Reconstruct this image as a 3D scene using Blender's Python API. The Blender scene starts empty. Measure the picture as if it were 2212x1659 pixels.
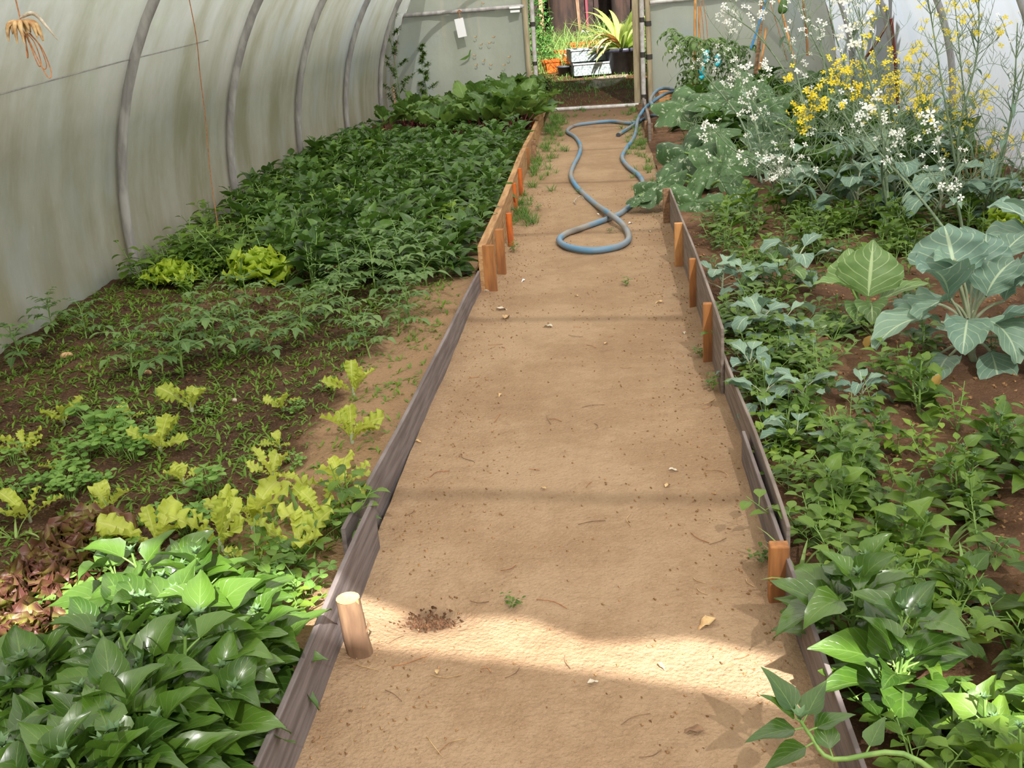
import bpy, math, random
from mathutils import Vector, Matrix
C = bpy.context.scene.collection
sin, cos, pi = math.sin, math.cos, math.pi
R0 = random.Random(7)

# ------------------------------------------------------------------ camera
YAW, PITCH, ROLL, FPX, CX, CZ = 0.10263, 0.35322, 0.07278, 2251.9, 0.14884, 1.55
_r = Vector((cos(YAW), sin(YAW), 0))
FW = Vector((-sin(YAW)*cos(PITCH), cos(YAW)*cos(PITCH), -sin(PITCH)))
_u = _r.cross(FW)
RT = _r*cos(ROLL) - _u*sin(ROLL)
UP = _u*cos(ROLL) + _r*sin(ROLL)
CAM = Vector((CX, 0, CZ))
cd = bpy.data.cameras.new('camera'); cam = bpy.data.objects.new('camera', cd); C.objects.link(cam)
m = Matrix((RT, UP, -FW)).transposed().to_4x4(); m.translation = CAM
cam.matrix_world = m
cd.sensor_width = 36; cd.lens = FPX/2212*36; cd.clip_start = .05; cd.clip_end = 300
bpy.context.scene.camera = cam

def ray(x, y): return FW + RT*((x-1106)/FPX) - UP*((y-829.5)/FPX)
def G(x, y, z=0.0):                    # the place on a level z that shows at a pixel
    d = ray(x, y); return CAM + d*((z-CZ)/d.z)
def PY(x, y, Y):                       # the place at distance Y down the tunnel
    d = ray(x, y); return CAM + d*(Y/d.y)

# ------------------------------------------------------------------ light
sc = bpy.context.scene
sc.view_settings.view_transform = 'Standard'; sc.view_settings.look = 'None'
sc.view_settings.gamma = 1; sc.view_settings.exposure = 0.27
SUN = Vector((0.19, -0.72, 0.67)).normalized()
w = bpy.data.worlds.new('sky'); sc.world = w; w.use_nodes = True
nt = w.node_tree; bg = nt.nodes['Background']
sky = nt.nodes.new('ShaderNodeTexSky'); sky.sky_type = 'NISHITA'; sky.sun_disc = False
sky.sun_elevation = math.asin(SUN.z); sky.sun_rotation = math.atan2(SUN.x, SUN.y)
sky.air_density = 1.2; sky.dust_density = 2.0
nt.links.new(sky.outputs[0], bg.inputs[0]); bg.inputs[1].default_value = 0.12
sl = bpy.data.lights.new('sun', 'SUN'); sl.energy = 12.5; sl.angle = math.radians(0.6); sl.color = (1, .97, .92)
so = bpy.data.objects.new('sun', sl); C.objects.link(so)
so.rotation_euler = SUN.to_track_quat('Z', 'Y').to_euler()
cy = sc.cycles
cy.max_bounces = 6; cy.diffuse_bounces = 4; cy.glossy_bounces = 2; cy.transmission_bounces = 5
cy.transparent_max_bounces = 6; cy.caustics_reflective = False; cy.caustics_refractive = False
cy.sample_clamp_indirect = 6

# ------------------------------------------------------------------ node helpers
def NT(name):
    m = bpy.data.materials.new(name); m.use_nodes = True; t = m.node_tree
    for n in list(t.nodes): t.nodes.remove(n)
    return m, t
class N:
    def __init__(s, t): s.t = t
    def new(s, typ, **kw):
        n = s.t.nodes.new('ShaderNode'+typ)
        for k, v in kw.items(): setattr(n, k, v)
        return n
    def set(s, n, i, v):
        if hasattr(v, 'is_output') or isinstance(v, bpy.types.NodeSocket): s.t.links.new(v, n.inputs[i])
        elif v is not None: n.inputs[i].default_value = v
    def math(s, op, a, b=None, c=None, clamp=False):
        n = s.new('Math', operation=op, use_clamp=clamp)
        s.set(n, 0, a)
        if b is not None: s.set(n, 1, b)
        if c is not None: s.set(n, 2, c)
        return n.outputs[0]
    def mix(s, f, a, b):
        n = s.new('Mix', data_type='RGBA'); s.set(n, 0, f)
        for i, v in ((6, a), (7, b)):
            if isinstance(v, (tuple, list)) and len(v) == 3: v = (*v, 1)
            s.set(n, i, v)
        return n.outputs[2]
    def noise(s, vec, scale, detail=3, rough=.6, sc3=None):
        if sc3:
            mp = s.new('Mapping'); s.set(mp, 0, vec); mp.inputs['Scale'].default_value = sc3; vec = mp.outputs[0]
        n = s.new('TexNoise'); s.set(n, 'Vector', vec) if vec is not None else None
        n.inputs['Scale'].default_value = scale; n.inputs['Detail'].default_value = detail; n.inputs['Roughness'].default_value = rough
        return n.outputs[0]
    def ramp(s, f, a, b):       # smooth 0..1 between a and b
        n = s.new('MapRange', interpolation_type='SMOOTHSTEP'); s.set(n, 0, f)
        n.inputs[1].default_value = a; n.inputs[2].default_value = b
        return n.outputs[0]
    def bump(s, h, st, dist=.01):
        n = s.new('Bump'); n.inputs['Strength'].default_value = st; n.inputs['Distance'].default_value = dist
        s.set(n, 'Height', h); return n.outputs[0]
    def out(s, sh):
        o = s.new('OutputMaterial'); s.t.links.new(sh, o.inputs[0])
    def bsdf(s, col, rough=.6, nrm=None, spec=.5, metal=0):
        b = s.new('BsdfPrincipled')
        if isinstance(col, (tuple, list)): col = (*col[:3], 1)
        s.set(b, 'Base Color', col); s.set(b, 'Roughness', rough); b.inputs['Metallic'].default_value = metal
        b.inputs['Specular IOR Level'].default_value = spec
        if nrm is not None: s.set(b, 'Normal', nrm)
        return b.outputs[0]
    def obj(s): return s.new('TexCoord').outputs['Object']
def srgb(*c): return tuple((x/255/12.92 if x/255 < .04045 else ((x/255+.055)/1.055)**2.4) for x in c)

def mat_plain(name, c1, c2=None, rough=.6, scale=20, bump=.0, sc3=None, spec=.4, metal=0, detail=3):
    m, t = NT(name); n = N(t); f = n.noise(n.obj(), scale, detail, .6, sc3)
    col = n.mix(n.ramp(f, .35, .65), c1, c2 or c1)
    nr = n.bump(f, bump, .01) if bump else None
    n.out(n.bsdf(col, rough, nr, spec, metal)); return m

def mat_leaf(name, base, alt, vein, trans=.3, rough=.42, veins=8, veinw=.03, veinst=.6, edge=None, mott=None, spec=.5, bumpst=.35):
    m, t = NT(name); n = N(t)
    uv = n.new('UVMap').outputs[0]; sp = n.new('SeparateXYZ'); n.set(sp, 0, uv)
    u = n.math('ABSOLUTE', n.math('SUBTRACT', sp.outputs[0], .5)); v = sp.outputs[1]
    mid = n.math('SUBTRACT', 1, n.ramp(u, veinw*.4, veinw))
    k = n.math('FRACT', n.math('SUBTRACT', n.math('MULTIPLY', v, veins), n.math('MULTIPLY', u, 5)))
    k = n.math('ABSOLUTE', n.math('SUBTRACT', k, .5))
    side = n.math('SUBTRACT', 1, n.ramp(k, .03, .09))
    vm = n.math('MULTIPLY', n.math('MAXIMUM', mid, n.math('MULTIPLY', side, .55)), veinst)
    f = n.noise(n.obj(), 28, 2, .6)
    rnd = n.new('ObjectInfo').outputs['Random']
    tint = n.new('Attribute'); tint.attribute_name = 'tint'
    mx = n.math('ADD', n.math('MULTIPLY', f, .5), n.math('ADD', n.math('MULTIPLY', rnd, .3), n.math('MULTIPLY', tint.outputs['Fac'], .45)))
    col = n.mix(n.ramp(mx, .35, .95), base, alt)
    if edge: col = n.mix(n.ramp(n.math('ADD', n.math('MULTIPLY', n.math('ADD', u, n.math('MULTIPLY', v, .5)), .9), n.math('MULTIPLY', n.noise(n.obj(), 14, 2, .6), .9)), .78, 1.3), col, edge)
    if mott:
        f2 = n.noise(uv, 9, 3, .7); col = n.mix(n.math('MULTIPLY', n.ramp(f2, .56, .64), .85), col, mott)
    col = n.mix(vm, col, vein)
    h = n.math('ADD', n.math('MULTIPLY', vm, -.8), n.math('MULTIPLY', f, .6))
    nr = n.bump(h, bumpst, .004)
    b = n.bsdf(col, rough, nr, spec)
    tr = n.new('BsdfTranslucent'); n.set(tr, 0, n.mix(.5, col, tuple(min(1, x*1.7) for x in alt))); n.set(tr, 'Normal', nr)
    ms = n.new('MixShader'); ms.inputs[0].default_value = trans
    t.links.new(b, ms.inputs[1]); t.links.new(tr.outputs[0], ms.inputs[2])
    n.out(ms.outputs[0]); return m

def mat_film(name, base, dirt, dirtamt, clear, trl=.55):
    m, t = NT(name); n = N(t); co = n.obj()
    sp = n.new('SeparateXYZ'); n.set(sp, 0, co)
    st = n.noise(co, 1.0, 5, .6, (1.4, 2.6, .5))
    bl = n.noise(co, 1.1, 6, .7, (1, 1.2, .8))
    fine = n.noise(co, 26, 3, .7, (1, 1, .25))
    low = n.math('SUBTRACT', 1, n.ramp(sp.outputs[2], .0, 1.7))
    d = n.math('ADD', n.math('MULTIPLY', n.ramp(st, .35, .75), .6), n.math('ADD', n.math('MULTIPLY', low, .35), n.math('MULTIPLY', n.ramp(bl, .35, .7), .35)))
    d = n.math('MULTIPLY', d, dirtamt, clamp=True)
    col = n.mix(d, base, dirt)
    pt = n.noise(co, .9, 3, .55, (1, 1.3, .8))
    col = n.mix(n.math('MULTIPLY', n.ramp(pt, .5, .7), .45), col, tuple(x*y for x, y in zip(base, (.80, .92, 1.08))))
    col = n.mix(n.math('MULTIPLY', n.ramp(fine, .62, .75), .15), col, (.9, .9, .85))
    nr = n.bump(n.math('ADD', n.math('MULTIPLY', st, .5), n.math('MULTIPLY', bl, 1.0)), .35, .04)
    df = n.new('BsdfDiffuse'); n.set(df, 0, col); n.set(df, 'Normal', nr)
    tl = n.new('BsdfTranslucent'); n.set(tl, 0, col)
    gl = n.new('BsdfGlossy'); gl.inputs['Roughness'].default_value = .38; n.set(gl, 0, (.8, .8, .8, 1)); n.set(gl, 'Normal', nr)
    a = n.new('MixShader'); a.inputs[0].default_value = trl; t.links.new(df.outputs[0], a.inputs[1]); t.links.new(tl.outputs[0], a.inputs[2])
    b = n.new('MixShader'); b.inputs[0].default_value = .06; t.links.new(a.outputs[0], b.inputs[1]); t.links.new(gl.outputs[0], b.inputs[2])
    tp = n.new('BsdfTransparent'); c = n.new('MixShader')
    cl = n.math('MULTIPLY', n.math('SUBTRACT', 1, n.math('MULTIPLY', low, .9)), clear)
    cl = n.math('MULTIPLY', cl, n.math('SUBTRACT', 1, n.math('MULTIPLY', d, .35)))
    n.set(c, 0, cl); t.links.new(b.outputs[0], c.inputs[1]); t.links.new(tp.outputs[0], c.inputs[2])
    n.out(c.outputs[0]); return m

def mat_soil(name, dry, mid, wet, wetbias=0.0, edgex=None, spotty=1.0, stain=None, fary=None):
    m, t = NT(name); n = N(t); co = n.obj()
    a = n.noise(co, 1.7, 5, .6); b = n.noise(co, 14, 5, .7); c = n.noise(co, 130, 3, .7)
    vo = n.new('TexVoronoi'); n.set(vo, 'Vector', co); vo.inputs['Scale'].default_value = 75
    f = n.math('ADD', n.math('MULTIPLY', a, .75), n.math('MULTIPLY', b, .35))
    if edgex is not None:
        sp = n.new('SeparateXYZ'); n.set(sp, 0, co)
        e = n.ramp(sp.outputs[0], edgex[0], edgex[1]); f = n.math('ADD', f, n.math('MULTIPLY', e, -.55))
    f = n.math('ADD', f, wetbias)
    col = n.mix(n.ramp(f, .40, .62), dry, mid); col = n.mix(n.ramp(f, .6, .85), col, wet)
    col = n.mix(n.math('MULTIPLY', n.ramp(c, .52, .72), .35*spotty), col, tuple(x*1.45 for x in dry))
    col = n.mix(n.math('MULTIPLY', n.ramp(n.noise(co, 60, 4, .8), .56, .7), .5*spotty), col, tuple(x*.5 for x in mid))
    if fary:                                   # darker damp earth toward the doorway
        sy = n.new('SeparateXYZ'); n.set(sy, 0, co)
        col = n.mix(n.math('MULTIPLY', n.ramp(n.math('ADD', sy.outputs[1], n.math('MULTIPLY', b, 2.5)), fary, fary+1.6), .8), col, wet)
    if stain:                                  # damp dug patch
        mp = n.new('Mapping'); n.set(mp, 0, co); mp.inputs['Location'].default_value = (-stain[0]/stain[2], -stain[1]/stain[3], 0); mp.inputs['Scale'].default_value = (1/stain[2], 1/stain[3], 0)
        ln = n.new('VectorMath', operation='LENGTH'); n.set(ln, 0, mp.outputs[0])
        dd = n.math('ADD', ln.outputs['Value'], n.math('MULTIPLY', b, 1.1))
        col = n.mix(n.math('MULTIPLY', n.math('SUBTRACT', 1, n.ramp(dd, 1.0, 1.75)), .85), col, tuple(x*.42 for x in wet))
    h = n.math('ADD', n.math('MULTIPLY', b, 1.0), n.math('ADD', n.math('MULTIPLY', c, .35), n.math('MULTIPLY', vo.outputs[0], .25)))
    n.out(n.bsdf(col, .95, n.bump(h, .75, .018), .15)); return m

# ------------------------------------------------------------------ mesh helpers
class MB:
    def __init__(s): s.v = []; s.f = []; s.uv = []; s.t = []; s.mi = []
    def grid(s, rows, uvs, tint=.5, mi=0):
        b = len(s.v); nc = len(rows[0])
        for r, ur in zip(rows, uvs):
            for p in r: s.v.append(tuple(p)); s.t.append(tint)
        for i in range(len(rows)-1):
            for j in range(nc-1):
                s.f.append((b+i*nc+j, b+i*nc+j+1, b+(i+1)*nc+j+1, b+(i+1)*nc+j)); s.mi.append(mi)
                s.uv += [uvs[i][j], uvs[i][j+1], uvs[i+1][j+1], uvs[i+1][j]]
    def poly(s, pts, tint=.5, mi=0, uv=None):
        b = len(s.v)
        for p in pts: s.v.append(tuple(p)); s.t.append(tint)
        s.f.append(tuple(range(b, b+len(pts)))); s.mi.append(mi)
        s.uv += uv or [(.5, .5)]*len(pts)
    def tube(s, pts, r, n=6, tint=.5, mi=0, cap=True):
        pts = [Vector(p) for p in pts]; rs = r if isinstance(r, (list, tuple)) else [r]*len(pts)
        rows = []; prev = None
        for i, p in enumerate(pts):
            d = (pts[min(i+1, len(pts)-1)] - pts[max(i-1, 0)])
            d = d.normalized() if d.length > 1e-9 else Vector((0, 0, 1))
            if prev is None: a = d.orthogonal().normalized()
            else:
                a = prev - d*prev.dot(d)
                a = a.normalized() if a.length > 1e-6 else d.orthogonal().normalized()
            prev = a; bb = d.cross(a)
            rows.append([p + (a*cos(2*pi*k/n) + bb*sin(2*pi*k/n))*rs[i] for k in range(n+1)])
        s.grid(rows, [[(k/n, i/(len(pts)-1)) for k in range(n+1)] for i in range(len(pts))], tint, mi)
        if cap:
            s.poly(rows[0][:-1][::-1], tint, mi); s.poly(rows[-1][:-1], tint, mi)
    def box(s, c, d, rot=None, tint=.5, mi=0, bev=0.0):
        c = Vector(c); x, y, z = d[0]/2, d[1]/2, d[2]/2
        rot = rot or Matrix.Identity(3)
        P = [c + rot @ Vector((a*x, b*y, e*z)) for a in (-1, 1) for b in (-1, 1) for e in (-1, 1)]
        for q in ((0, 1, 3, 2), (4, 6, 7, 5), (0, 4, 5, 1), (2, 3, 7, 6), (0, 2, 6, 4), (1, 5, 7, 3)):
            s.poly([P[i] for i in q], tint, mi)
    def mesh(s, name, mats, smooth=True, weld=False):
        me = bpy.data.meshes.new(name); me.from_pydata(s.v, [], s.f)
        for mt in (mats if isinstance(mats, (list, tuple)) else [mats]): me.materials.append(mt)
        uvl = me.uv_layers.new(name='UVMap'); uvl.data.foreach_set('uv', [c for q in s.uv for c in q])
        at = me.attributes.new('tint', 'FLOAT', 'POINT'); at.data.foreach_set('value', s.t)
        me.polygons.foreach_set('material_index', s.mi)
        me.polygons.foreach_set('use_smooth', [smooth]*len(s.f))
        me.update(); return me
    def build(s, name, mats, parent=None, smooth=True, bevel=0):
        o = bpy.data.objects.new(name, s.mesh(name, mats, smooth)); C.objects.link(o)
        if parent: o.parent = parent
        if bevel:
            wd = o.modifiers.new('w', 'WELD'); wd.merge_threshold = 1e-5
            md = o.modifiers.new('b', 'BEVEL'); md.width = bevel; md.segments = 2; md.limit_method = 'ANGLE'
        return o

def tag(o, label, cat, group=None, kind=None):
    if label: o['label'] = label
    if cat: o['category'] = cat
    if group: o['group'] = group
    if kind: o['kind'] = kind
    return o
def struct(name, mb, mats, smooth=True):
    o = mb.build(name, mats, None, smooth); o['kind'] = 'structure'; return o
def thing(name, loc, label, cat, group=None, rz=0, sc_=1, tilt=(0, 0)):
    o = bpy.data.objects.new(name, None); C.objects.link(o); o.empty_display_size = .05
    o.location = loc; o.rotation_euler = (tilt[0], tilt[1], rz); o.scale = (sc_,)*3
    return tag(o, label, cat, group)

def lerp_prof(prof, t):
    for i in range(len(prof)-1):
        if t <= prof[i+1][0]:
            a, b = prof[i], prof[i+1]; k = (t-a[0])/max(1e-6, b[0]-a[0]); return a[1]+(b[1]-a[1])*k
    return prof[-1][1]
OVATE = [(0, .12), (.06, .55), (.2, .92), (.32, 1), (.5, .86), (.7, .55), (.88, .22), (1, .02)]
TRIANG = [(0, .1), (.05, .62), (.15, .95), (.27, 1), (.42, .8), (.6, .55), (.8, .27), (.93, .1), (1, .01)]
LANCE = [(0, .15), (.2, .7), (.45, 1), (.7, .7), (.9, .3), (1, .02)]
OBOV = [(0, .16), (.15, .2), (.3, .34), (.45, .6), (.6, .84), (.75, 1), (.88, .92), (.96, .65), (1, .3)]
ROUND = [(0, .1), (.1, .5), (.3, .92), (.5, 1), (.72, .88), (.9, .5), (1, .08)]
BLADE = [(0, .8), (.3, 1), (.6, .8), (.85, .4), (1, .02)]
BROC = [(0, .08), (.08, .3), (.2, .72), (.38, .97), (.55, 1), (.75, .82), (.9, .48), (1, .1)]

def leaf(mb, base, az, el, L, W, prof=OVATE, bend=.6, cup=.25, ruf=0, rufn=5, seg=6, half=1, roll=0, tint=.5, mi=0, teeth=0, rr=R0, twist=0, nrm=None, curl=0):
    p = Vector(base); rows = []; uvs = []
    sv0 = Vector((-sin(az), cos(az), 0)); ph = rr.random()*6.28; ph2 = rr.random()*6.28
    for i in range(seg+1):
        t = i/seg; e = el - bend*t - curl*t*t
        d = Vector((cos(az)*cos(e), sin(az)*cos(e), sin(e)))
        if i: p = p + d*(L/seg)
        nn = d.cross(sv0) * -1
        if nn.z < 0 and abs(e) < pi/2: nn = -nn
        a = roll + twist*t
        sv = sv0*cos(a) + nn*sin(a); nv = nn*cos(a) - sv0*sin(a)
        w = lerp_prof(prof, t)*W/2
        row = []; ur = []
        for j in range(-half, half+1):
            s = j/half; ww = w
            if teeth and abs(j) == half: ww = w*(1 + teeth*(rr.random()*1.6-.8) if 0 < i < seg else 1)
            q = p + sv*(s*ww*cos(cup*abs(s))) + nv*(ww*abs(s)**1.5*sin(cup))
            if ruf: q = q + nv*(ruf*W*.5*abs(s)**1.6*sin(rufn*2*pi*t + ph + (2.1 if s > 0 else 0))*min(1, t*3)) + d*(ruf*W*.25*abs(s)*cos(rufn*2*pi*t*1.3+ph2))
            row.append(q); ur.append((.5+s*.5, t))
        rows.append(row); uvs.append(ur)
    mb.grid(rows, uvs, tint, mi); return p
def petioled(mb, sm, base, az, el, pl, L, W, pr=.002, pbend=.3, **k):
    b = Vector(base); pts = [b]
    for i in range(3):
        e = el - pbend*(i+1)/3
        b = b + Vector((cos(az)*cos(e), sin(az)*cos(e), sin(e)))*(pl/3); pts.append(b)
    sm.tube(pts, [pr*1.2, pr, pr, pr*.8], 5, cap=False)
    return leaf(mb, b, az, k.pop('lel', el-pbend), L, W, rr=k.pop('rr', R0), **k)
def disc_leaf(mb, c, nrm, az, Rad, fn, rings=4, n=40, cup=.15, ruf=.05, rufn=5, tint=.5, rr=R0, mi=0):
    nrm = Vector(nrm).normalized(); a = Vector((cos(az), sin(az), 0)); a = (a - nrm*a.dot(nrm)).normalized(); b = nrm.cross(a)
    c = Vector(c); ph = rr.random()*6.28; rows = []; uvs = []
    for i in range(rings+1):
        q = i/rings; row = []; ur = []
        for j in range(n+1):
            th = 2*pi*(j % n)/n; r = Rad*fn(th)*q
            z = cup*Rad*q*q + ruf*Rad*q**2*sin(rufn*th+ph) + .06*Rad*q*cos(5*th)
            row.append(c + a*(r*cos(th)) + b*(r*sin(th)) + nrm*z); ur.append((.5+.5*q*cos(th), .5+.5*q*sin(th)))
        rows.append(row); uvs.append(ur)
    mb.grid(rows, uvs, tint, mi)
def curve_pts(a, b, sag=0, side=0, n=8, up=0):
    a = Vector(a); b = Vector(b); d = b-a; o = Vector((d.y, -d.x, 0)); o = o.normalized() if o.length > 1e-6 else Vector((1, 0, 0))
    return [a + d*(i/n) + Vector((0, 0, up))*(4*(i/n)*(1-i/n)) + o*(side*4*(i/n)*(1-i/n)) for i in range(n+1)]
def spline(pts, k=6):
    P = [Vector(p) for p in pts]; P = [P[0]*2-P[1]] + P + [P[-1]*2-P[-2]]; out = []
    for i in range(1, len(P)-2):
        for j in range(k):
            t = j/k; a, b, c, d = P[i-1:i+3]
            out.append(.5*((2*b) + (c-a)*t + (2*a-5*b+4*c-d)*t*t + (3*b-a-3*c+d)*t**3))
    out.append(P[-2]); return out

# ------------------------------------------------------------------ materials
M = {}
M['film_left'] = mat_film('film_left', (.74, .75, .70), (.44, .43, .30), 1.15, .04, .5)
M['film_right'] = mat_film('film_right', (.58, .64, .71), (.42, .43, .40), .4, .05, .55)
M['film_top'] = mat_film('film_top', (.88, .84, .75), (.5, .48, .38), .3, .13, .6)
M['film_end'] = mat_film('film_end', (.62, .66, .58), (.44, .45, .32), .6, .05, .45)
M['pipe'] = mat_plain('pipe', srgb(180, 176, 174), srgb(150, 146, 146), .55, 14, .15, (1, 1, .3))
M['pipe_pale'] = mat_plain('pipe_pale', srgb(196, 194, 192), srgb(170, 165, 158), .5, 14)
M['dark_tape'] = mat_plain('dark_tape', srgb(60, 55, 52), None, .7)
M['path'] = mat_soil('path', srgb(164, 138, 110), srgb(148, 121, 94), srgb(112, 86, 66), -.03, None, .8, (-.37, 2.40, .09, .055), 14.2)
M['bed_l'] = mat_soil('bed_left', srgb(146, 118, 90), srgb(84, 62, 46), srgb(54, 39, 29), .16, (-1.12, -.74), 1.1)
M['bed_r'] = mat_soil('bed_right', srgb(136, 106, 80), srgb(98, 72, 54), srgb(66, 48, 36), .04)
M['earth'] = mat_soil('outside_earth', srgb(110, 74, 50), srgb(84, 56, 38), srgb(56, 40, 28), .0)
M['clod'] = mat_plain('clod', srgb(176, 138, 98), srgb(120, 90, 62), .95, 40, .4, None, .1)
M['clod_dark'] = mat_plain('clod_dark', srgb(96, 68, 48), srgb(66, 47, 33), .95, 40, .4, None, .1)
M['grey_board'] = mat_plain('grey_board', srgb(132, 122, 120), srgb(104, 94, 92), .8, 5, .25, (1, .6, 9), .25, detail=6)
M['grey_board2'] = mat_plain('grey_board2', srgb(140, 128, 120), srgb(112, 100, 92), .8, 5, .25, (1, .6, 9), .25, detail=6)
M['brown_board'] = mat_plain('brown_board', srgb(160, 128, 98), srgb(120, 92, 70), .85, 6, .3, (4, .6, 9), .2, detail=6)
M['batten'] = mat_plain('batten', srgb(176, 164, 136), srgb(148, 134, 108), .85, 5, .2, (3, 3, .5), .2, detail=5)
M['tan_board'] = mat_plain('tan_board', srgb(184, 146, 104), srgb(150, 112, 76), .85, 6, .3, (4, .5, 9), .2, detail=6)
M['stake_orange'] = mat_plain('stake_orange', srgb(206, 108, 40), srgb(160, 78, 34), .7, 18, .3, (1, 1, .2))
M['stake_brown'] = mat_plain('stake_brown', srgb(172, 116, 66), srgb(128, 84, 50), .8, 20, .3, (1, 1, .15))
M['bark'] = mat_plain('bark', srgb(146, 116, 88), srgb(108, 82, 62), .85, 22, .5, (1, 1, .2))
M['cut_wood'] = mat_plain('cut_wood', srgb(232, 208, 128), srgb(214, 184, 104), .8, 30)
M['cane'] = mat_plain('cane', srgb(204, 150, 92), srgb(170, 118, 72), .6, 20, .2, (1, 1, .2))
M['red_cane'] = mat_plain('red_cane', srgb(120, 50, 44), srgb(92, 60, 50), .6, 20, .2, (1, 1, .2))
M['blue_hose'] = mat_plain('blue_hose', srgb(78, 132, 168), srgb(138, 134, 128), .5, 2.2, .05, None, .4)
M['twine'] = mat_plain('twine', srgb(186, 128, 84), srgb(150, 100, 66), .9, 60)
M['dry'] = mat_plain('dry_leaf', srgb(206, 176, 128), srgb(160, 120, 78), .85, 30, .2)
M['dry_grey'] = mat_plain('dry_grey', srgb(196, 186, 168), srgb(150, 136, 116), .85, 30, .2)
M['white'] = mat_plain('white', (.88, .88, .9), None, .6)
M['stone'] = mat_plain('stone', srgb(200, 166, 122), srgb(160, 124, 88), .85, 30, .3)
M['flag'] = mat_plain('flagstone', srgb(150, 130, 110), srgb(120, 104, 88), .9, 9, .4)
M['terracotta'] = mat_plain('terracotta', srgb(232, 92, 30), srgb(206, 72, 24), .5, 8)
M['black'] = mat_plain('black_plastic', srgb(44, 44, 54), srgb(60, 60, 74), .4, 9)
M['grey_pot'] = mat_plain('grey_pot', srgb(66, 68, 76), None, .5)
M['tray'] = mat_plain('tray', srgb(160, 168, 164), srgb(96, 106, 108), .6, 30)
M['cyan'] = mat_plain('cyan', srgb(40, 180, 200), None, .5)
M['blue'] = mat_plain('blue', srgb(60, 130, 190), None, .6)
M['pink'] = mat_plain('pink', srgb(124, 54, 66), None, .7)
M['trunk'] = mat_plain('trunk', srgb(62, 44, 36), srgb(40, 30, 26), .9, 10, .5, (1, 1, .2))
M['fence'] = mat_plain('fence', srgb(176, 142, 112), srgb(100, 66, 50), .9, 10, .3, (1, 1, .2))
M['fence_dark'] = mat_plain('fence_dark', srgb(60, 44, 40), srgb(36, 28, 26), .9, 6)
M['spin'] = mat_leaf('spinach', srgb(54, 84, 30), srgb(86, 120, 40), srgb(120, 148, 76), .22, .27, 6, .03, .45, spec=.8)
M['spin_tip'] = mat_leaf('spinach_tip', srgb(92, 126, 84), srgb(116, 146, 100), srgb(160, 180, 140), .25, .6, 4)
M['mass'] = mat_leaf('mass', srgb(54, 84, 32), srgb(90, 124, 46), srgb(116, 150, 96), .28, .42, 6, .035, .4)
M['weed'] = mat_leaf('weed', srgb(92, 128, 38), srgb(134, 162, 54), srgb(150, 176, 90), .35, .5, 5, .04, .4)
M['weed2'] = mat_leaf('weed_dark', srgb(64, 94, 32), srgb(104, 134, 42), srgb(128, 160, 84), .3, .45, 5, .04, .4)
M['lett'] = mat_leaf('lettuce', srgb(160, 176, 60), srgb(198, 208, 92), srgb(214, 218, 130), .42, .45, 6, .06, .5, bumpst=.6)
M['lett2'] = mat_leaf('curly_lettuce', srgb(140, 168, 44), srgb(180, 200, 64), srgb(190, 206, 100), .4, .5, 6, .05, .4, bumpst=.6)
M['redl'] = mat_leaf('red_lettuce', srgb(112, 124, 44), srgb(160, 150, 70), srgb(160, 130, 90), .3, .45, 6, .05, .4, edge=srgb(100, 58, 52), bumpst=.7)
M['clover'] = mat_leaf('clover', srgb(94, 134, 56), srgb(124, 160, 72), srgb(150, 190, 110), .3, .5, 2, .06, .4)
M['tom'] = mat_leaf('tomato', srgb(80, 112, 60), srgb(112, 140, 78), srgb(140, 166, 110), .28, .55, 5, .06, .4)
M['beet'] = mat_leaf('beet', srgb(66, 98, 40), srgb(106, 136, 58), srgb(140, 170, 100), .3, .4, 6, .045, .5, bumpst=.9)
M['broc'] = mat_leaf('broccoli', srgb(100, 130, 114), srgb(130, 158, 134), srgb(196, 214, 178), .2, .5, 6, .035, .75, bumpst=.5)
M['broc_g'] = mat_leaf('broccoli_green', srgb(88, 118, 66), srgb(114, 144, 80), srgb(196, 216, 160), .25, .5, 6, .035, .8, bumpst=.5)
M['squash'] = mat_leaf('squash', srgb(50, 80, 42), srgb(74, 106, 58), srgb(120, 146, 104), .15, .6, 8, .012, .3, mott=srgb(176, 190, 160), bumpst=.5)
M['broad'] = mat_leaf('broad', srgb(122, 160, 50), srgb(190, 206, 110), srgb(220, 222, 160), .4, .35, 1, .06, .4)
M['agrass'] = mat_leaf('grass_blades', srgb(106, 146, 64), srgb(160, 186, 110), srgb(170, 190, 120), .4, .5, 1, .04, .2)
M['dgrass'] = mat_leaf('grass_dark', srgb(74, 112, 44), srgb(110, 146, 62), srgb(120, 150, 80), .35, .5, 1, .04, .2)
M['bush'] = mat_leaf('bush', srgb(50, 100, 40), srgb(100, 150, 70), srgb(120, 160, 90), .3, .4, 4, .04, .3)
M['gstem'] = mat_plain('green_stem', srgb(130, 160, 84), srgb(104, 138, 66), .5, 20)
M['pstem'] = mat_plain('pale_stem', srgb(160, 166, 138), srgb(140, 150, 120), .6, 20)
M['gst'] = mat_plain('grey_green_stem', srgb(132, 150, 116), srgb(112, 132, 104), .6, 20)
M['redstem'] = mat_plain('red_stem', srgb(110, 34, 44), srgb(84, 50, 40), .5, 20)
M['yel'] = mat_leaf('yellow_petal', srgb(246, 214, 30), srgb(250, 226, 60), srgb(240, 200, 40), .35, .6, 1, .01, 0)
M['wht'] = mat_leaf('white_petal', srgb(240, 238, 226), srgb(250, 250, 244), srgb(220, 214, 200), .35, .6, 1, .01, 0)
M['oldleaf'] = mat_leaf('yellow_leaf', srgb(206, 160, 74), srgb(220, 180, 100), srgb(230, 200, 140), .4, .6, 6, .03, .5)

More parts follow.
